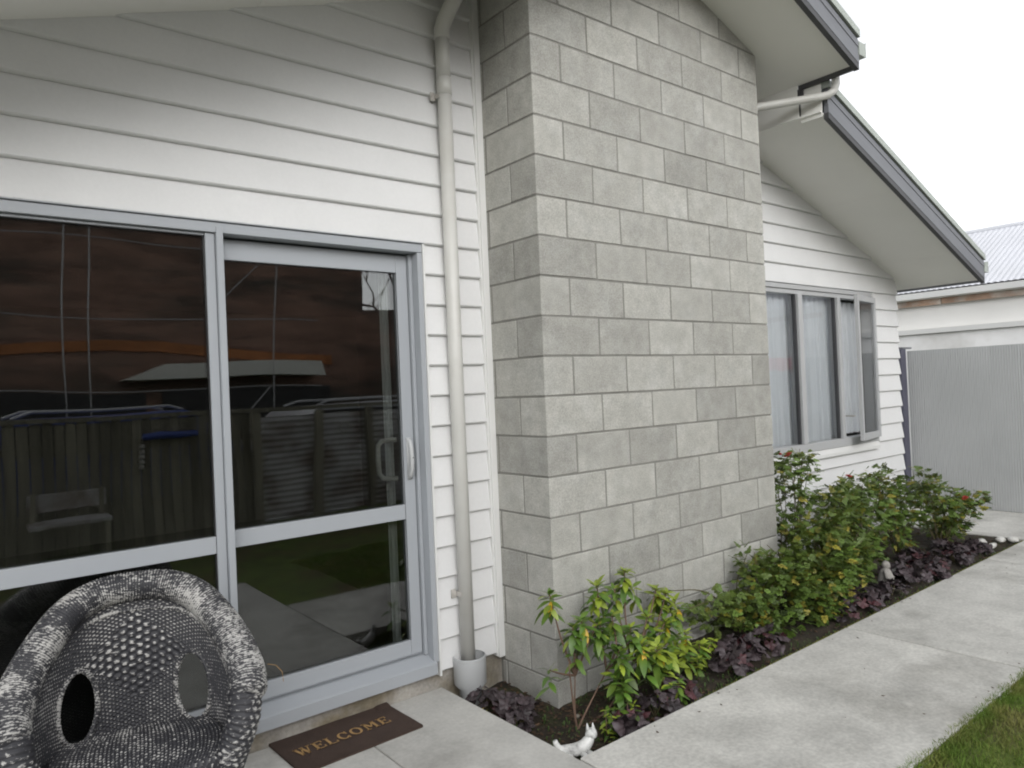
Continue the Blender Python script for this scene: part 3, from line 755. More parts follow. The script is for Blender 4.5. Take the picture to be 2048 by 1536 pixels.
# stray cane end poking out of the right arm
st = thing('grass_stalk', 'thin dry stalk sticking out from behind the right arm of the chair', 'stalk', (-1.45, -.08, .70))
put('stalk', MB().tube([(0, 0, 0), (.03, 0, -.012), (.05, -.005, -.04), (.052, -.008, -.075)], .0012, 5).mesh('stalk', M['letter']), st)

# ------------------------------------------------------------------ plants
def leaf_mesh(name, L, W, m, fold=.25, droop=.25, n=5):
    b = MB(); prev = None
    for i in range(n + 1):
        t = i / n; w = W * math.sin(math.pi * min(1, t * .93 + .04)) ** .8 * (1 - .25 * t); x = L * t; z = -droop * L * t * t
        if i == n: w = 0.0008
        row = [(x, -w, z + fold * w), (x, 0, z), (x, w, z + fold * w)]; s = len(b.v); b.v += row
        if prev is not None: b.f += [(prev, s, s + 1, prev + 1), (prev + 1, s + 1, s + 2, prev + 2)]
        prev = s
    return fast_mesh(name, b.v, b.f, m, True)
LG = [leaf_mesh('leaf', .092, .0205, M['leaf'], .18, d) for d in (.15, .35, .55)]
LL = [leaf_mesh('leaf', .085, .0195, M['leaf_l'], .18, d) for d in (.15, .4)]
LY = [leaf_mesh('leaf', .075, .014, M['leaf_y'], .5, .1)]
def orient(o, d, roll=0):
    q = Vector(d).normalized().to_track_quat('X', 'Z'); o.rotation_mode = 'QUATERNION'
    from mathutils import Quaternion
    o.rotation_quaternion = q @ Quaternion((1, 0, 0), roll)
def whorl(root, p, n, rr, lime=.15, size=1.0, up=.5, yellow=0):
    """leaves round a shoot tip; the shoot also carries leaves a little way down"""
    p = Vector(p); n = int(n * 1.75)
    for k in range(n):
        th = 2.4 * k + rr.uniform(-.3, .3); lay = k / n
        el = up * (1.3 - 2.6 * lay) + rr.gauss(0, .18)
        d = (math.cos(th) * math.cos(el), math.sin(th) * math.cos(el), math.sin(el))
        me = rr.choice(LL) if rr.random() < (lime + .12) * (1.6 - lay) else rr.choice(LG)
        LEAVES.append((root, me, p - root.location - Vector((rr.gauss(0, .004), rr.gauss(0, .004), .085 * lay ** 1.3)), size * rr.uniform(.65, 1.1) * (.7 + .4 * lay), d, rr.gauss(0, .25), None))
    for k in range(yellow):
        th = rr.uniform(0, 6.28)
        LEAVES.append((root, LY[0], p - root.location - Vector((0, .01, .03)), rr.uniform(.75, 1.05), (math.cos(th) * .35, math.sin(th) * .35 - .2, -1), rr.gauss(0, .4), 'yellow leaf'))
LEAVES = []
def flush_leaves(root, near=290):
    global LEAVES
    from mathutils import Quaternion
    L = sorted(LEAVES, key=lambda t: (t[6] is None, t[2].y)); LEAVES = []
    for (r, me, p, sc, d, ro, lb) in L[:near]:
        o = put('leaf', me, r, p, scale=sc, label=lb); orient(o, d, ro)
    by = {}
    for t in L[near:]: by.setdefault(t[1].materials[0].name, []).append(t)
    for mn, T in by.items():
        v = []; f = []
        for (r, me, p, sc, d, ro, lb) in T:
            q = Vector(d).normalized().to_track_quat('X', 'Z') @ Quaternion((1, 0, 0), ro); b = len(v)
            for c in me.vertices: v.append(tuple(p + q @ (c.co * sc)))
            f += [tuple(b + i for i in pl.vertices) for pl in me.polygons]
        put('foliage', fast_mesh('foliage', v, f, bpy.data.materials[mn], True), root, kind='stuff')
def stems(root, paths, m, r0=.006):
    for P in paths:
        P = [Vector(p) - root.location for p in P]; P = catmull(P, 5) if len(P) > 2 else P
        n = len(P); put('stem', MB().tube(P, [r0 * (1 - .55 * i / (n - 1)) for i in range(n)], 7).mesh('stem', m, True), root)
rr = random.Random(11)
base = Vector((-.07, -.2, .05))
sh = thing('leafy_shrub', 'leafy evergreen shrub with a few yellow leaves at the near chimney corner', 'shrub', base)
WH = [((-0.16, -0.15, 0.69), 11, .1, 1), ((-0.01, -0.2, 0.55), 13, .05, 1), ((0.15, -0.15, 0.67), 16, .25, 0), ((0.38, -0.12, 0.69), 17, .5, 0), ((0.32, -0.1, 0.61), 12, .3, 1),
      ((0.19, -0.2, 0.53), 15, .1, 0), ((0.62, -0.12, 0.55), 18, .6, 1), ((0.68, -.14, .53), 14, .7, 0), ((0.27, -0.25, 0.46), 14, .1, 0), ((0.28, -0.3, 0.39), 15, .35, 1), ((0.36, -0.33, 0.36), 16, .5, 1),
      ((0.5, -0.28, 0.33), 15, .35, 0), ((0.13, -0.3, 0.40), 14, .05, 0), ((0.07, -0.22, 0.52), 15, .1, 0), ((0.73, -0.15, 0.46), 12, .5, 1), ((0.45, -0.2, 0.46), 13, .3, 0),
      ((0.56, -0.22, 0.41), 14, .3, 1), ((-0.07, -0.2, 0.53), 14, .05, 0), ((0.10, -0.3, 0.29), 13, .0, 0), ((-0.22, -0.2, 0.37), 6, 0, 0), ((0.20, -.27, .33), 10, .1, 0), ((.42, -.28, .28), 10, .2, 0)]
hub1 = Vector((-.06, -.19, .30)); hub2 = Vector((.14, -.2, .27)); hub3 = Vector((.33, -.2, .26))
for (p, n, li, ye) in WH: whorl(sh, p, n, rr, li, 1.0, .55, ye)
for (p, n, li, ye) in WH[1:]:        # shorter side shoots filling the crown
    if p[0] < -.1: continue
    q = Vector(p) + Vector((rr.gauss(0, .055), rr.gauss(-.03, .03), rr.uniform(-.15, -.05)))
    if q.z > .16: whorl(sh, q, 7, rr, li * .7, .9, .5, 0)
flush_leaves(sh)
ps = [[base, (-.075, -.195, .15), hub1], [base, (.0, -.2, .13), hub2], [base, (.12, -.22, .10), hub3], [base, (-.09, -.2, .2), (-.105, -.2, .37)]]
for (p, n, li, ye) in WH:
    p = Vector(p); h = min((hub1, hub2, hub3), key=lambda q: (q - p).length); mid = (h + p) / 2 + Vector((rr.gauss(0, .02), rr.gauss(0, .02), -.01)); ps.append([h, mid, p])
stems(sh, ps, M['bark'], .0062)
rr = random.Random(12)
sh2 = thing('leafy_shrub', 'low lime-green shrub between the tall shrub and the purple leaves', 'shrub', (.74, -.25, .09))
WH2 = [((0.74, -0.2, 0.31), 15, .6, 1), ((0.8, -0.25, 0.25), 14, .5, 0), ((0.98, -0.2, 0.21), 12, .8, 1), ((0.71, -0.3, 0.2), 13, .3, 0), ((0.64, -0.28, 0.25), 12, .3, 0), ((.87, -.22, .22), 12, .4, 0)]
for (p, n, li, ye) in WH2: whorl(sh2, p, n, rr, li, .85, .4, ye)
flush_leaves(sh2)
stems(sh2, [[sh2.location, (Vector(p) + sh2.location) / 2 + Vector((.01, 0, 0)), p] for (p, *_) in WH2], M['bark'], .004)
rr = random.Random(13)
for (x, y, nm) in ((.06, -.40, 'small green seedling in front of the tall shrub, nearest the white ornament'), (.40, -.42, 'small green seedling under the tall shrub beside the path edge'), (-.06, -.38, 'tiny green seedling behind the white ornament')):
    w = thing('seedling', nm, 'seedling', (x, y, soil_z(x, y)))
    for q in range(3): whorl(w, (x + rr.gauss(0, .03), y + rr.gauss(0, .02), soil_z(x, y) + .05 + .04 * q), 7, rr, .2, .62, .5)
    flush_leaves(w)
    stems(w, [[w.location, w.location + Vector((0, 0, .13))]], M['bark'], .003)

# rose bushes: canes with five-leaflet leaves
def rose_leaf(name, m, s=1.0):
    v = []; f = []
    def lf(x, y, a, L, W):
        ca, sa = math.cos(a), math.sin(a); b = len(v)
        for (u, w, z) in ((0, 0, 0), (.3, .42, .05), (.7, .38, .03), (1, 0, -.12), (.7, -.38, .03), (.3, -.42, .05), (.5, 0, -.03)):
            xx, yy = u * L, w * W; v.append((x + xx * ca - yy * sa, y + xx * sa + yy * ca, z * L - .15 * x))
        f.extend([(b + 0, b + 6, b + 1), (b + 1, b + 6, b + 2), (b + 2, b + 6, b + 3), (b + 3, b + 6, b + 4), (b + 4, b + 6, b + 5), (b + 5, b + 6, b + 0)])
    lf(.045, 0, 0, .034, .030)
    for x in (.018, .036):
        for sg in (1, -1): lf(x, 0, sg * 1.1, .027, .024)
    b = len(v); v.extend([(0, -.0008, 0), (.048, -.0005, -.006), (.048, .0005, -.006), (0, .0008, 0)]); f.append((b, b + 1, b + 2, b + 3))
    v = [(p[0] * s, p[1] * s, p[2] * s) for p in v]
    return fast_mesh(name, v, f, m, False)
RL = [rose_leaf('leaf', M['rose'], s) for s in (.72, .84, .95)]; RY = [rose_leaf('leaf', M['rose_y'], .85)]
def petal_flower(seed):
    rr = random.Random(seed); v = []; f = []
    for ring, (n, r, h) in enumerate(((5, .010, .020), (6, .018, .018), (7, .027, .010))):
        for k in range(n):
            th = 6.283 * k / n + ring * .5; b = len(v); rr_ = r * rr.uniform(.9, 1.1)
            for (a, q, z) in ((-.35, .2, 0), (.35, .2, 0), (.45, 1, h * .8), (0, 1.15, h), (-.45, 1, h * .8)):
                v.append((math.cos(th + a) * rr_ * q, math.sin(th + a) * rr_ * q, z))
            f.append((b, b + 1, b + 2, b + 3, b + 4))
    return fast_mesh('flower', v, f, M['petal'])
FL = petal_flower(1)
def rose_bush(label, bx, by, clumps, n_leaf, seed, flowers=(), yellow=.1, canes=()):
    rr = random.Random(seed); bz = soil_z(bx, by)
    root = thing('rose_bush', label, 'rose bush', (bx, by, bz), 0, 'rose bushes along the bed')
    O = root.location.copy(); tot = sum(c[3] * c[4] * c[5] for c in clumps); ends = []; big = []
    n_leaf = int(n_leaf * 1.6)
    for ci, (cx, cy, cz, rx, ry, rz) in enumerate(clumps):
        C = Vector((cx, cy, cz))
        for q in range(3):
            e = C + Vector((rr.uniform(-.6, .6) * rx, rr.uniform(-.6, .6) * ry, rr.uniform(0, .8) * rz))
            mid = (O + e) / 2 + Vector((rr.gauss(0, .03), rr.gauss(0, .03), -.04 if e.z - O.z < .3 else .03)); ends.append([O, mid, e])
        n = int(n_leaf * (rx * ry * rz) ** .66 / sum((c[3] * c[4] * c[5]) ** .66 for c in clumps))
        for k in range(n):
            while True:
                d = Vector((rr.uniform(-1, 1), rr.uniform(-1, 1), rr.uniform(-1, 1)))
                if .15 < d.length < 1 and noise.noise((C + Vector((d.x * rx, d.y * ry, d.z * rz))) * 9) > -.02 + .1 * d.z: break
            p = C + Vector((d.x * rx, d.y * ry, d.z * rz))
            if p.z < soil_z(p.x, p.y) + .015: p.z = soil_z(p.x, p.y) + rr.uniform(.015, .05)
            if p.y > .40: p.y = .40 - rr.random() * .05
            if 0 < p.x < 2.01 and p.y > -.01: p.y = -.012 - rr.random() * .03
            d2 = Vector((d.x + rr.gauss(0, .6), d.y + rr.gauss(0, .6) - .25, .15 * d.z + rr.gauss(0, .35)))
            big.append((p - O, d2, rr.gauss(0, .5)))
    rr.shuffle(big)
    big.sort(key=lambda t: t[0].y)             # nearest the path first: these show largest
    for (p, d, ro) in big[:290]:
        o = put('leaf', RY[0] if rr.random() < yellow else rr.choice(RL), root, p, scale=rr.uniform(.75, 1.15)); orient(o, d, ro)
    if len(big) > 290:
        v = []; f = []; ti = []; src = RL[1]; sv = [tuple(q.co) for q in src.vertices]; sf = [tuple(pl.vertices) for pl in src.polygons]
        from mathutils import Quaternion
        for (p, d, ro) in big[290:]:
            q = d.normalized().to_track_quat('X', 'Z') @ Quaternion((1, 0, 0), ro); b = len(v); s = rr.uniform(.7, 1.15)
            t = 1.0 if rr.random() < yellow else rr.random() * .25
            for c in sv: v.append(tuple(p + q @ (Vector(c) * s)))
            ti += [t] * len(sv); f += [tuple(b + i for i in fc) for fc in sf]
        put('foliage', fast_mesh('foliage', v, f, M['rose_stuff'], False, {'tint': ti}), root, kind='stuff')
    for c in canes: ends.append([O] + [Vector(p) for p in c])
    stems(root, ends, M['cane'], .0045)
    for fp in flowers:
        o = put('flower', FL, root, Vector(fp) - O, scale=rr.uniform(.85, 1.15)); o.rotation_euler = (rr.uniform(.2, .9), rr.gauss(0, .3), rr.uniform(0, 6)); o['label'] = 'red flower'
    return root
rose_bush('low spreading rose bush against the middle of the block chimney', 1.45, -.12,
          [(1.05, -.14, .36, .20, .10, .08), (1.35, -.2, .33, .25, .15, .14), (1.62, -.22, .36, .22, .17, .2), (1.5, -.12, .50, .12, .08, .14), (1.45, -.3, .22, .25, .12, .1), (1.25, -.08, .30, .2, .07, .12)], 560, 21, canes=[[(1.1, -.1, .42), (.8, -.1, .50), (.62, -.1, .53)], [(1.1, -.15, .38), (.85, -.15, .40)]])
rose_bush('tallest rose bush, with two red flowers, by the far edge of the chimney', 2.25, .05,
          [(2.2, .08, 1.0, .16, .12, .14), (2.45, .1, .98, .2, .12, .14), (2.3, .06, .80, .24, .14, .16), (2.15, .1, .62, .16, .12, .2), (2.25, 0, .45, .2, .15, .2), (2.6, .15, 1.07, .1, .08, .07)], 480, 22,
          flowers=[(2.17, .06, 1.115), (2.27, .05, 1.10)], canes=[[(2.1, .1, .6), (2.08, .12, 1.0), (2.1, .14, 1.2)]])
rose_bush('dense broad rose bush in the middle of the bed, leaning toward the path', 2.15, -.2,
          [(2.1, -.24, .60, .26, .16, .22), (2.45, -.2, .66, .26, .17, .22), (2.0, -.28, .40, .30, .18, .20), (2.35, -.25, .42, .26, .18, .22), (1.9, -.33, .27, .26, .13, .14), (2.65, -.14, .55, .2, .16, .22), (1.75, -.15, .45, .2, .1, .2)], 1500, 23, flowers=[], yellow=.16)
rose_bush('rose bush with one red flower under the right end of the window', 2.95, -.05,
          [(2.85, -.04, .76, .24, .16, .14), (3.15, -.05, .76, .22, .17, .16), (3.0, -.08, .55, .3, .18, .2), (3.3, 0, .62, .2, .15, .2), (2.9, -.1, .35, .24, .15, .15)], 700, 24, flowers=[(2.80, -.10, .905)])
rose_bush('rose bush in front of the house corner, sparse at the top', 3.75, 0,
          [(3.65, .0, .66, .18, .14, .18), (3.95, .02, .55, .24, .16, .22), (3.7, -.02, .42, .2, .15, .2), (3.55, .05, .82, .12, .1, .1)], 520, 25, yellow=.15)
rose_bush('last rose bush at the far end of the bed by the iron fence', 4.3, -.1,
          [(4.0, -.1, .72, .15, .12, .14), (4.25, -.12, .55, .22, .17, .2), (4.5, -.16, .45, .22, .16, .18), (4.75, -.18, .48, .16, .12, .14), (4.9, -.2, .50, .08, .08, .06), (4.45, -.1, .32, .26, .16, .12)], 760, 26, flowers=[(4.42, -.28, .56)], yellow=.2)

# purple heucheras: lobed leaves on short stalks
def lobed(name, r, m, seed):
    rr = random.Random(seed); n = 22; v = [(0, 0, 0)]; f = []
    for ring in (.55, 1.0):
        for k in range(n):
            th = -2.75 + 5.5 * k / (n - 1); q = r * ring * (1 + .16 * math.cos(th * 5) * ring) * rr.uniform(.93, 1.07)
            v.append((q * math.cos(th) + r * .1, q * math.sin(th), .12 * r * math.cos(th * 5) * ring + (-.22 * r * ring ** 2) + rr.gauss(0, .03 * r)))
    for k in range(n - 1):
        f.append((0, 1 + k, 2 + k)); f.append((1 + k, 1 + n + k, 2 + n + k, 2 + k))
    return fast_mesh(name, v, f, m, True)
HL = [lobed('leaf', r, M['heuch'], s) for r, s in ((.030, 1), (.037, 2), (.043, 3))] + [lobed('leaf', .036, M['heuch_r'], 4)]
HPOS = [(.84, -.40, .10, 'nearest the lime-green shrub'), (1.02, -.36, .11, 'beside the path left of the low rose bush'), (1.24, -.36, .10, 'under the low rose bush at the path side'), (1.10, -.30, .09, 'tucked behind two others by the low rose bush'),
        (.22, -.42, .11, 'under the tall shrub close to the path'), (.46, -.38, .10, 'in the shade under the tall shrub'), (.02, -.44, .07, 'just right of the white ornament'),
        (-.26, .24, .11, 'beside the downpipe socket'), (-.20, .08, .10, 'between the downpipe and the chimney corner'), (-.27, -.02, .06, 'small one along the patio edge'),
        (1.98, -.42, .10, 'in front of the dense rose bush'), (2.28, -.40, .12, 'left of the small grey statue by the path'), (2.46, -.36, .11, 'in front of the small grey statue'), (2.64, -.44, .10, 'by the path right of the small statue'),
        (3.06, -.38, .12, 'below the rose bush with one red flower'), (3.15, -.26, .12, 'behind the row near the white stone'), (3.30, -.40, .13, 'at the path edge in the middle of the far row'), (3.58, -.32, .13, 'in the far row below the sparse rose bush'),
        (3.80, -.40, .12, 'at the path edge in the far row'), (4.05, -.33, .13, 'near the end of the far row'), (4.28, -.38, .10, 'last but one of the far row'), (3.65, -.16, .10, 'deep in the bed at the foot of the sparse rose bush'), (4.12, -.2, .1, 'at the foot of the last rose bush')]
for i, (x, y, R, lb) in enumerate(HPOS):
    rr = random.Random(50 + i); z0 = soil_z(x, y); root = thing('heuchera', 'purple-leaved heuchera clump ' + lb, 'heuchera', (x, y, z0), 0, 'purple heucheras in the bed')
    n = int(14 + R * 150)
    for k in range(n):
        th = rr.uniform(0, 6.283); q = R * math.sqrt(rr.random()); h = .03 + .06 * (1 - (q / R) ** 2) + rr.uniform(-.02, .025)
        o = put('leaf', HL[3] if rr.random() < .12 else rr.choice(HL[:3]), root, (q * math.cos(th), q * math.sin(th), h), scale=rr.uniform(.6, 1.15))
        orient(o, (math.cos(th), math.sin(th), -.3 + rr.gauss(0, .35)), rr.gauss(0, .45))
    v = MB()
    for k in range(10):
        th = rr.uniform(0, 6.283); q = R * .8 * rr.random(); v.tube([(0, 0, 0), (q * math.cos(th), q * math.sin(th), .07)], .0015, 4)
    put('stalks', v.mesh('stalks', M['cane']), root)

# litter, weeds, pebbles
v = []; f = []
for i in range(2600):
    x = rng.uniform(-.37, 4.9); y = rng.uniform(-.52, .42)
    if i < 900: x = rng.uniform(-.37, .6)
    if 0 < x < 2 and y > -.02: continue
    z = soil_z(x, y) + .004; a = rng.uniform(0, 6.28); s = rng.uniform(.006, .017); b = len(v)
    v += [(x + math.cos(a) * s, y + math.sin(a) * s, z + rng.uniform(0, .012)), (x - math.sin(a) * s * .5, y + math.cos(a) * s * .5, z + rng.uniform(0, .01)), (x - math.cos(a) * s, y - math.sin(a) * s, z + rng.uniform(0, .008)), (x + math.sin(a) * s * .5, y - math.cos(a) * s * .5, z + rng.uniform(0, .01))]
    f.append((b, b + 1, b + 2, b + 3))
for i in range(46):
    x = rng.uniform(-.3, 4.5); y = rng.choice((rng.uniform(-.62, -.54), rng.uniform(-1.4, -.54), rng.uniform(-1.44, -1.38))); a = rng.uniform(0, 6.28); s = rng.uniform(.004, .011); b = len(v); z = PZ + .002
    v += [(x + math.cos(a) * s, y + math.sin(a) * s, z + .003), (x - math.sin(a) * s * .5, y + math.cos(a) * s * .5, z), (x - math.cos(a) * s, y - math.sin(a) * s, z + .002), (x + math.sin(a) * s * .5, y - math.cos(a) * s * .5, z)]
    f.append((b, b + 1, b + 2, b + 3))
put('leaf_litter', fast_mesh('leaf_litter', v, f, M['litter']), kind='stuff')['label'] = 'dead brown leaf litter scattered on the soil'
v = []; f = []
for i in range(1500):
    x = rng.uniform(-.37, .9) if i % 3 else rng.uniform(-.37, 4.9); y = rng.uniform(-.53, .05) if i % 2 else rng.gauss(-.49, .03)
    if 0 < x < 2 and y > -.02: continue
    if y < -.53: continue
    z = soil_z(x, y); a = rng.uniform(0, 6.28); s = rng.uniform(.004, .011); h = rng.uniform(.005, .035); b = len(v)
    v += [(x, y, z), (x + math.cos(a) * s - math.sin(a) * s * .5, y + math.sin(a) * s + math.cos(a) * s * .5, z + h), (x + math.cos(a) * s * 2, y + math.sin(a) * s * 2, z + h * .9), (x + math.cos(a) * s + math.sin(a) * s * .5, y + math.sin(a) * s - math.cos(a) * s * .5, z + h)]
    f.append((b, b + 1, b + 2, b + 3))
put('weeds', fast_mesh('weeds', v, f, M['weed']), kind='stuff')['label'] = 'tiny green weeds along the soil of the bed'
def rock(r, seed, m, sq=(1, 1, .6)):
    bm = bmesh.new(); bmesh.ops.create_icosphere(bm, subdivisions=3, radius=1)
    for q in bm.verts:
        k = 1 + .18 * noise.noise(q.co * 1.3 + Vector((seed, 0, 0))); q.co = Vector((q.co.x * sq[0] * k * r, q.co.y * sq[1] * k * r, q.co.z * sq[2] * k * r))
    me = bpy.data.meshes.new('stone'); bm.to_mesh(me); bm.free(); me.materials.append(m)
    me.polygons.foreach_set("use_smooth", [True] * len(me.polygons)); return me
for i, (x, y, r, sq, lb) in enumerate(((4.58, -.33, .06, (1.5, .7, .5), 'long white stone at the far tip of the bed, nearest the heucheras'), (4.76, -.42, .045, (1.2, .8, .6), 'middle white stone at the far tip of the bed'),
                                    (4.90, -.47, .045, (1.2, .9, .6), 'farthest white stone on the tip of the bed'), (4.50, -.44, .05, (1.7, .5, .45), 'slanting white stone by the path edge at the tip of the bed'),
                                    (3.16, -.26, .055, (1.3, .8, .6), 'white stone lying among the purple heucheras right of the statue'))):
    thing('white_stone', lb, 'stone', (x, y, soil_z(x, y) + .03), rng.uniform(-.6, .3), 'white stones in the bed', rock(r, i * 3, M['white'], sq))
for i, (x, y, lb) in enumerate(((.0, -.13, 'small buff pebble left of the shrub base by the chimney corner'), (.13, -.25, 'small buff pebble right of the shrub base'), (.02, -.28, 'small buff pebble behind the white ornament'), (.30, -.46, 'small buff pebble by the path edge under the shrub'))):
    thing('pebble', lb, 'pebble', (x, y, soil_z(x, y) + .008), 0, 'pebbles on the soil', rock(.013, 20 + i, M['pebble']))
o = thing('fallen_leaf', 'fallen yellow leaf beside the purple heucheras near the downpipe', 'leaf', (-.33, .18, soil_z(-.33, .18) + .05), .6, None, LY[0])

# white animal ornament lying at the inner corner of the paving: curved body, tail up at left, head up at right
orn = thing('garden_ornament', 'small white ceramic animal ornament in the corner between patio and path', 'ornament', (-.295, -.425, .098), R_(-30))
def skin_body(pts, rads, name, m, parent):
    pts = catmull(pts, 6); n = len(pts); rs = []
    for i in range(n):
        t = i / (n - 1) * (len(rads) - 1); a = int(min(t, len(rads) - 2)); rs.append(rads[a] + (rads[a + 1] - rads[a]) * (t - a))
    return put(name, MB().tube(pts, rs, 16).mesh(name, m, True), parent)
skin_body([(-.085, .0, .070), (-.080, .0, .052), (-.066, .0, .032), (-.038, -.002, .024), (0, -.004, .024), (.036, 0, .032), (.058, .006, .050), (.072, .01, .070)], [.010, .013, .017, .024, .027, .027, .024, .018], 'body', M['ornw'], orn)
hd = MB(); 
put('head', rock(.026, 5, M['ornw'], (1, .9, .9)), orn, (.074, .010, .078))
for dx in (-.010, .014): put('ear', MB().tube([(.070 + dx, .010, .094), (.068 + dx, .012, .122)], [.009, .0015], 8).mesh('ear', M['ornw'], True), orn)
for (x, y) in ((.03, -.028), (.058, -.024), (-.03, -.03)): put('paw', rock(.014, 9, M['ornw'], (1, 1.4, .7)), orn, (x, y, .012))
# small weathered statue among the heucheras
stt = thing('garden_statue', 'small weathered grey figurine standing among the purple heucheras', 'statue', (2.80, -.33, soil_z(2.80, -.33) - .035), R_(20))
skin_body([(0, 0, 0), (0, 0, .05), (.006, 0, .11), (.01, 0, .15), (.012, 0, .17)], [.062, .058, .05, .036, .022], 'body', M['ornd'], stt)
put('head', rock(.029, 3, M['ornd'], (1, 1, 1.05)), stt, (.016, -.004, .19))
for sx in (-1, 1): put('arm', MB().tube([(sx * .035, 0, .165), (sx * .06, -.01, .12), (sx * .035, -.045, .10)], .013, 8).mesh('arm', M['ornd'], True), stt)
put('plinth', MB().box(-.07, .07, -.06, .06, -.03, .02).mesh('plinth', M['ornd'], bevel=.006), stt)

# ------------------------------------------------------------------ boundary fence (mini-corrugated iron) and the neighbour
fx = 6.33
fence = thing('iron_fence', 'pale grey mini-corrugated iron fence across the end of the path', 'fence', (fx, .9, PZ))
PW = .816; pit = .024
def corr(n, pitch, depth, z0, z1, m, name):
    v = []; f = []
    for i in range(n * 4 + 1):
        t = i / 4; x = [0, .7, 1, .7][i % 4] * depth - depth
        y = -t * pitch; v += [(x, y, z0), (x, y, z1)]
    for i in range(n * 4): f.append((2 * i, 2 * i + 2, 2 * i + 3, 2 * i + 1))
    return fast_mesh(name, v, f, m, False)
pm = corr(34, pit, .0045, 0.0, 1.73, M['fence'], 'fence_sheet')
for i in range(9):
    put('fence_sheet', pm, fence, (.002 * (i % 2), .02 - PW * i, 0))
put('fence_rail', MB().box(.006, .05, -7, .02, .25, .33).box(.006, .05, -7, .02, 1.35, 1.43).mesh('fence_rail', M['post']), fence)
put('gate_post', MB().box(-.12, .0, .03, .17, -.1, 1.755).mesh('gate_post', M['post'], bevel=.003), fence)
put('post_cap', MB().box(-.11, .13, .02, .14, 1.757, 1.775).mesh('post_cap', M['fascia']), fence)
nb = thing('neighbour_house', 'white rendered neighbouring building with pale iron roof and peeling fascia behind the fence', 'building', (9, 0, 0))
def nbx(name, m, x0, x1, y0, y1, z0, z1): return put(name, MB().box(x0 - 9, x1 - 9, y0, y1, z0, z1).mesh(name, m), nb)
nbx('wall', M['nbwall'], 9.0, 14, -12, 6, 0, 2.63)
nbx('lower_wall', M['nbwhite'], 8.90, 8.998, -12, 6, 0, 2.185)
nbx('ledge', M['trim'], 8.86, 8.999, -12, 6, 2.19, 2.26)
for k, z in enumerate((1.86,)): nbx('wall_batten', M['nbwhite'], 8.893, 8.8985, -12, 6, z, z + .012)
for i in range(12): nbx('fascia_board', M['nbrust'], 8.93, 8.96, -12 + 1.5 * i + .005, -10.5 + 1.5 * i - .005, 2.60, 2.685)
nbx('under_eave', M['nbwall'], 8.962, 9.1, -12, 6, 2.62, 2.66)
b = MB(); b.prism([(8.83 - 9, 2.70), (8.90 - 9, 2.685), (8.95 - 9, 2.685), (8.95 - 9, 2.69), (8.90 - 9, 2.69), (8.835 - 9, 2.705), (8.835 - 9, 2.785), (8.83 - 9, 2.785)], 'y', -12, 6)
put('gutter', b.mesh('gutter', M['trim']), nb)
v = []; f = []; n = 240
for i in range(n * 4 + 1):
    y = 6 - i / 4 * .076; dz = [0, .006, .010, .006][i % 4]; v += [(-.15, y, 2.80 + dz), (2.0, y, 3.87 + dz)]
for i in range(n * 4): f.append((2 * i, 2 * i + 1, 2 * i + 3, 2 * i + 2))
put('roof', fast_mesh('roof', v, f, M['nbroof']), nb)
put('ridge_cap', MB().tube([(2.0, 6, 3.88), (2.0, -12, 3.88)], .045, 8).mesh('ridge_cap', M['nbroof']), nb)
put('roof', MB().face((2.0, 6, 3.87), (5, 6, 2.6), (5, -12.3, 2.6), (2.0, -12.3, 3.87)).mesh('roof', M['nbroof']), nb)

# ------------------------------------------------------------------ what the door glass mirrors: the street side of the garden
pf = thing('paling_fence', 'old paling fence with patched corrugated iron along the street side of the lawn', 'fence', (0, -5.2, .1))
pmesh = [MB().box(0, .095, -.012, 0, 0, 1.40 + d).mesh('paling', M['paling']) for d in (0, .012, -.01)]
k = 0; x = -6.0
while x < 9:
    if not (.75 < x < 3.0): put('paling', pmesh[k % 3], pf, (x, 0, 0)); k += 1
    x += .105
put('rail', MB().box(-6, 9, -.06, -.013, .25, .32).box(-6, 9, -.06, -.013, 1.10, 1.17).mesh('rail', M['paling']), pf)
put('capping', MB().box(-6, 9, -.05, .03, 1.405, 1.45).mesh('capping', M['paling']), pf)
v = []; f = []; n = 18
for i in range(n * 6 + 1):
    z = .05 + i / 6 * .072; y = .012 + .010 * math.sin(2 * math.pi * i / 6); v += [(0, y, z), (.74, y, z)]
for i in range(n * 6): f.append((2 * i, 2 * i + 1, 2 * i + 3, 2 * i + 2))
im = fast_mesh('iron_sheet', v, f, M['oldiron'], True)
for i in range(3): put('iron_sheet', im, pf, (.76 + .76 * i, 0, 0))
for i in range(4): put('fence_post', MB().box(-.05, .05, .024, .09, 0, 1.40).mesh('fence_post', M['paling']), pf, (.76 + .755 * i, 0, 0))
put('road', MB().face((-60, -6.2, .034), (60, -6.2, .034), (60, -12, .034), (-60, -12, .034)).mesh('road', M['asphalt']), kind='structure')
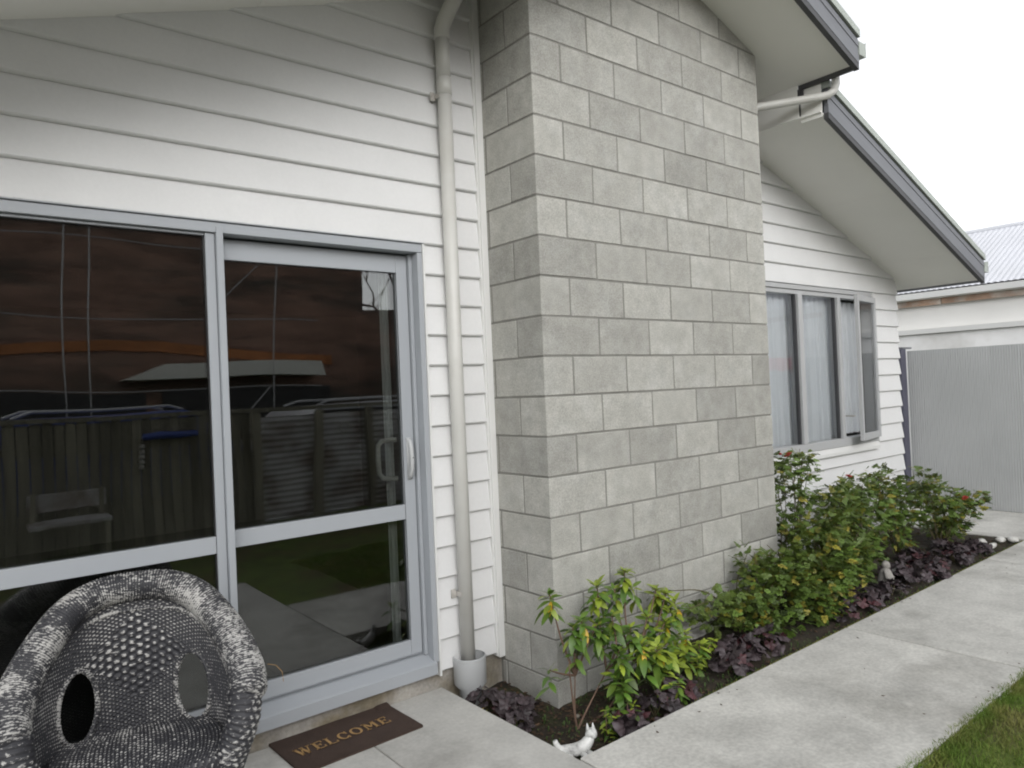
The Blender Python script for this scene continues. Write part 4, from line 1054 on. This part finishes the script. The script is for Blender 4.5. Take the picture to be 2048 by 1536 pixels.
def car(label, x, y, m, rack):
    c = thing('parked_car', label, 'car', (x, y, .035), 0)
    prof = [(-2.2, .35), (-2.25, .75), (-2.0, .95), (-1.35, 1.02), (-.75, 1.48), (1.3, 1.52), (1.95, 1.05), (2.2, .95), (2.25, .4)]
    b = MB(); b.prism(prof, 'y', -.85, .85); put('body', b.mesh('body', m, bevel=.03), c)
    put('side_window', MB().box(-.8, 1.35, .851, .856, 1.05, 1.42).mesh('side_window', M['dark']), c)
    put('side_window', MB().box(-.8, 1.35, -.856, -.851, 1.05, 1.42).mesh('side_window', M['dark']), c)
    for wx in (-1.4, 1.4):
        for wy in (-.8, .8): put('wheel', MB().tube([(wx, wy - .1, .32), (wx, wy + .1, .32)], .32, 20).mesh('wheel', M['tyre']), c)
    if rack:
        for yy in (-.6, .6): put('roof_rail', MB().tube([(-.7, yy, 1.50), (-.5, yy, 1.57), (1.1, yy, 1.59), (1.3, yy, 1.53)], .018, 8).mesh('roof_rail', M['pole']), c)
    return c
car('silver estate car with roof rails parked beyond the paling fence, mirrored in the door', 3.0, -7.6, M['silver'], True)
car('blue car with roof rails parked beyond the paling fence, mirrored in the fixed pane', -.9, -7.6, M['blue'], True)
bb = thing('brick_building', 'large brown brick building with orange band and white canopy, mirrored in the door', 'building', (0, -15, 0))
bwall = put('wall', MB().box(-16, 7.4, -8, 0, 0, 6.0).box(7.4, 14, -7.9, -.1, 0, 4.1).mesh('wall', M['brick']), bb)
for (x0, x1, z0, z1) in ((-9, 1.6, .3, 1.95), (2.0, 6.2, .3, 2.0)): put('shopfront', MB().box(x0, x1, .0, .03, z0, z1).mesh('shopfront', M['dark']), bb)
put('canopy', MB().prism([(1.0, 2.25), (1.9, 2.62), (5.6, 2.62), (5.7, 2.25)], 'y', .02, .9).mesh('canopy', M['roofwhite']), bb)
b = MB()
for i in range(13):
    x0 = -8 + i * 1.1; z = 2.78 + .22 * math.cos(i * .75); z2 = 2.78 + .22 * math.cos((i + 1) * .75)
    b.v += [(x0, .02, z), (x0 + 1.1, .02, z2), (x0 + 1.1, .06, z2), (x0, .06, z), (x0, .02, z + .25), (x0 + 1.1, .02, z2 + .25), (x0 + 1.1, .06, z2 + .25), (x0, .06, z + .25)]
    q = 8 * i; b.f += [(q, q + 3, q + 2, q + 1), (q + 4, q + 5, q + 6, q + 7), (q, q + 1, q + 5, q + 4), (q + 3, q + 7, q + 6, q + 2)]
put('orange_band', b.mesh('orange_band', M['orange']), bb)
for i in range(6):
    put('window', MB().box(-15 + i * 2.4, -14 + i * 2.4, .0, .02, 3.6, 4.7).mesh('window', M['brickd']), bb)
sc_ = thing('scaffold', 'thin steel scaffold standing before the brick building across the street', 'scaffold', (3.2, -12.4, .04))
for x in (-3.6, -3.2, -.8, .5): put('standard', MB().tube([(x, 0, 0), (x + .25, 0, 6.5)], .013, 6).mesh('standard', M['pole']), sc_)
for z in (1.9, 3.4, 4.9): put('ledger', MB().tube([(-5.5, 0, z), (1.6, 0, z)], .013, 6).mesh('ledger', M['pole']), sc_)
for z in (1.9, 4.9): put('brace', MB().tube([(-.8, .03, z - 1.4), (.5, .03, z)], .014, 6).mesh('brace', M['pole']), sc_)
tr = thing('bare_tree', 'bare branching tree beside the brick building across the street', 'tree', (7.9, -13.4, 0))
def branch(b, p, d, L, r, depth, rr):
    q = p + d * L; b.tube([p, (p + q) / 2 + Vector((rr.gauss(0, .05), rr.gauss(0, .05), 0)) * L, q], [r, r * .8, r * .62], 6, False)
    if depth:
        for k in range(3): branch(b, q, (d + Vector((rr.gauss(0, .45), rr.gauss(0, .45), rr.gauss(.1, .3)))).normalized(), L * .72, r * .6, depth - 1, rr)
b = MB(); branch(b, Vector((0, 0, 0)), Vector((0, 0, 1)), 2.3, .12, 6, random.Random(5)); put('trunk', b.mesh('trunk', M['bark']), tr)
for i, (x, z, lb) in enumerate(((-.55, 1.22, 'pale hanging garden ornament on the paling fence, mirrored in the fixed pane'), (1.9, 1.25, 'round weathered ring ornament on the iron patch of the fence, mirrored in the sliding panel'))):
    g = thing('fence_ornament', lb, 'ornament', (x, -5.16, z))
    b = MB()
    if i: b.tube([(.07 * math.cos(a * .524), 0, .07 * math.sin(a * .524)) for a in range(13)], .014, 8, False)
    else:
        for k in range(5): b.tube([(0, 0, -.06 * k), (0, 0, -.06 * k - .045)], [.022, .038], 10)
        b.tube([(0, 0, .1), (0, 0, 0)], .003, 5)
    put('ornament', b.mesh('ornament', M['white'], True), g)
tp = thing('rolled_tarp', 'rolled blue tarpaulin tied along the paling fence, mirrored in the fixed pane', 'tarpaulin', (-.25, -5.13, 1.30))
put('roll', MB().tube([(-.3, 0, 0), (-.1, .01, .008), (.1, 0, -.004), (.3, .005, .004)], [.035, .045, .042, .036], 10).mesh('roll', M['blue'], True), tp)
put('tie', MB().tube([(-.12, .05, 0), (-.12, 0, -.05), (-.12, -.05, 0), (-.12, 0, .055), (-.12, .05, 0)], .004, 5, False).mesh('tie', M['trim']), tp)
bxs = thing('garden_bench', 'low weathered timber bench against the paling fence, mirrored in the fixed pane', 'bench', (-1.3, -4.8, .12))
put('seat', MB().box(-.35, .35, -.18, .18, .38, .42).mesh('seat', M['oldiron'], bevel=.005), bxs)
put('backrest', MB().box(-.35, .35, -.20, -.17, .50, .68).mesh('backrest', M['oldiron'], bevel=.005), bxs)
for x in (-.3, .3):
    for y in (-.16, .16): put('leg', MB().box(x - .02, x + .02, y - .02, y + .02, -.03, .379 if y > 0 else .70).mesh('leg', M['paling']), bxs)
# red towel over the end fence, mirrored in the far window
tw = thing('towel', 'red towel hung over the iron fence, mirrored in the far window', 'towel', (fx - .02, -1.55, 1.89))
v = []; f = []
for i in range(17):
    y = -.28 + .56 * i / 16; w = .012 * math.sin(i * 1.3)
    v += [(.05 + w, y, -.2), (.045, y, .0), (.02, y, .008), (-.02 + w, y, -.02), (-.03 + w * 1.5, y, -.16 - .01 * math.sin(i))]
for i in range(16):
    for k in range(4): q = 5 * i + k; f.append((q, q + 1, q + 6, q + 5))
put('cloth', fast_mesh('cloth', v, f, M['redcloth'], True), tw)
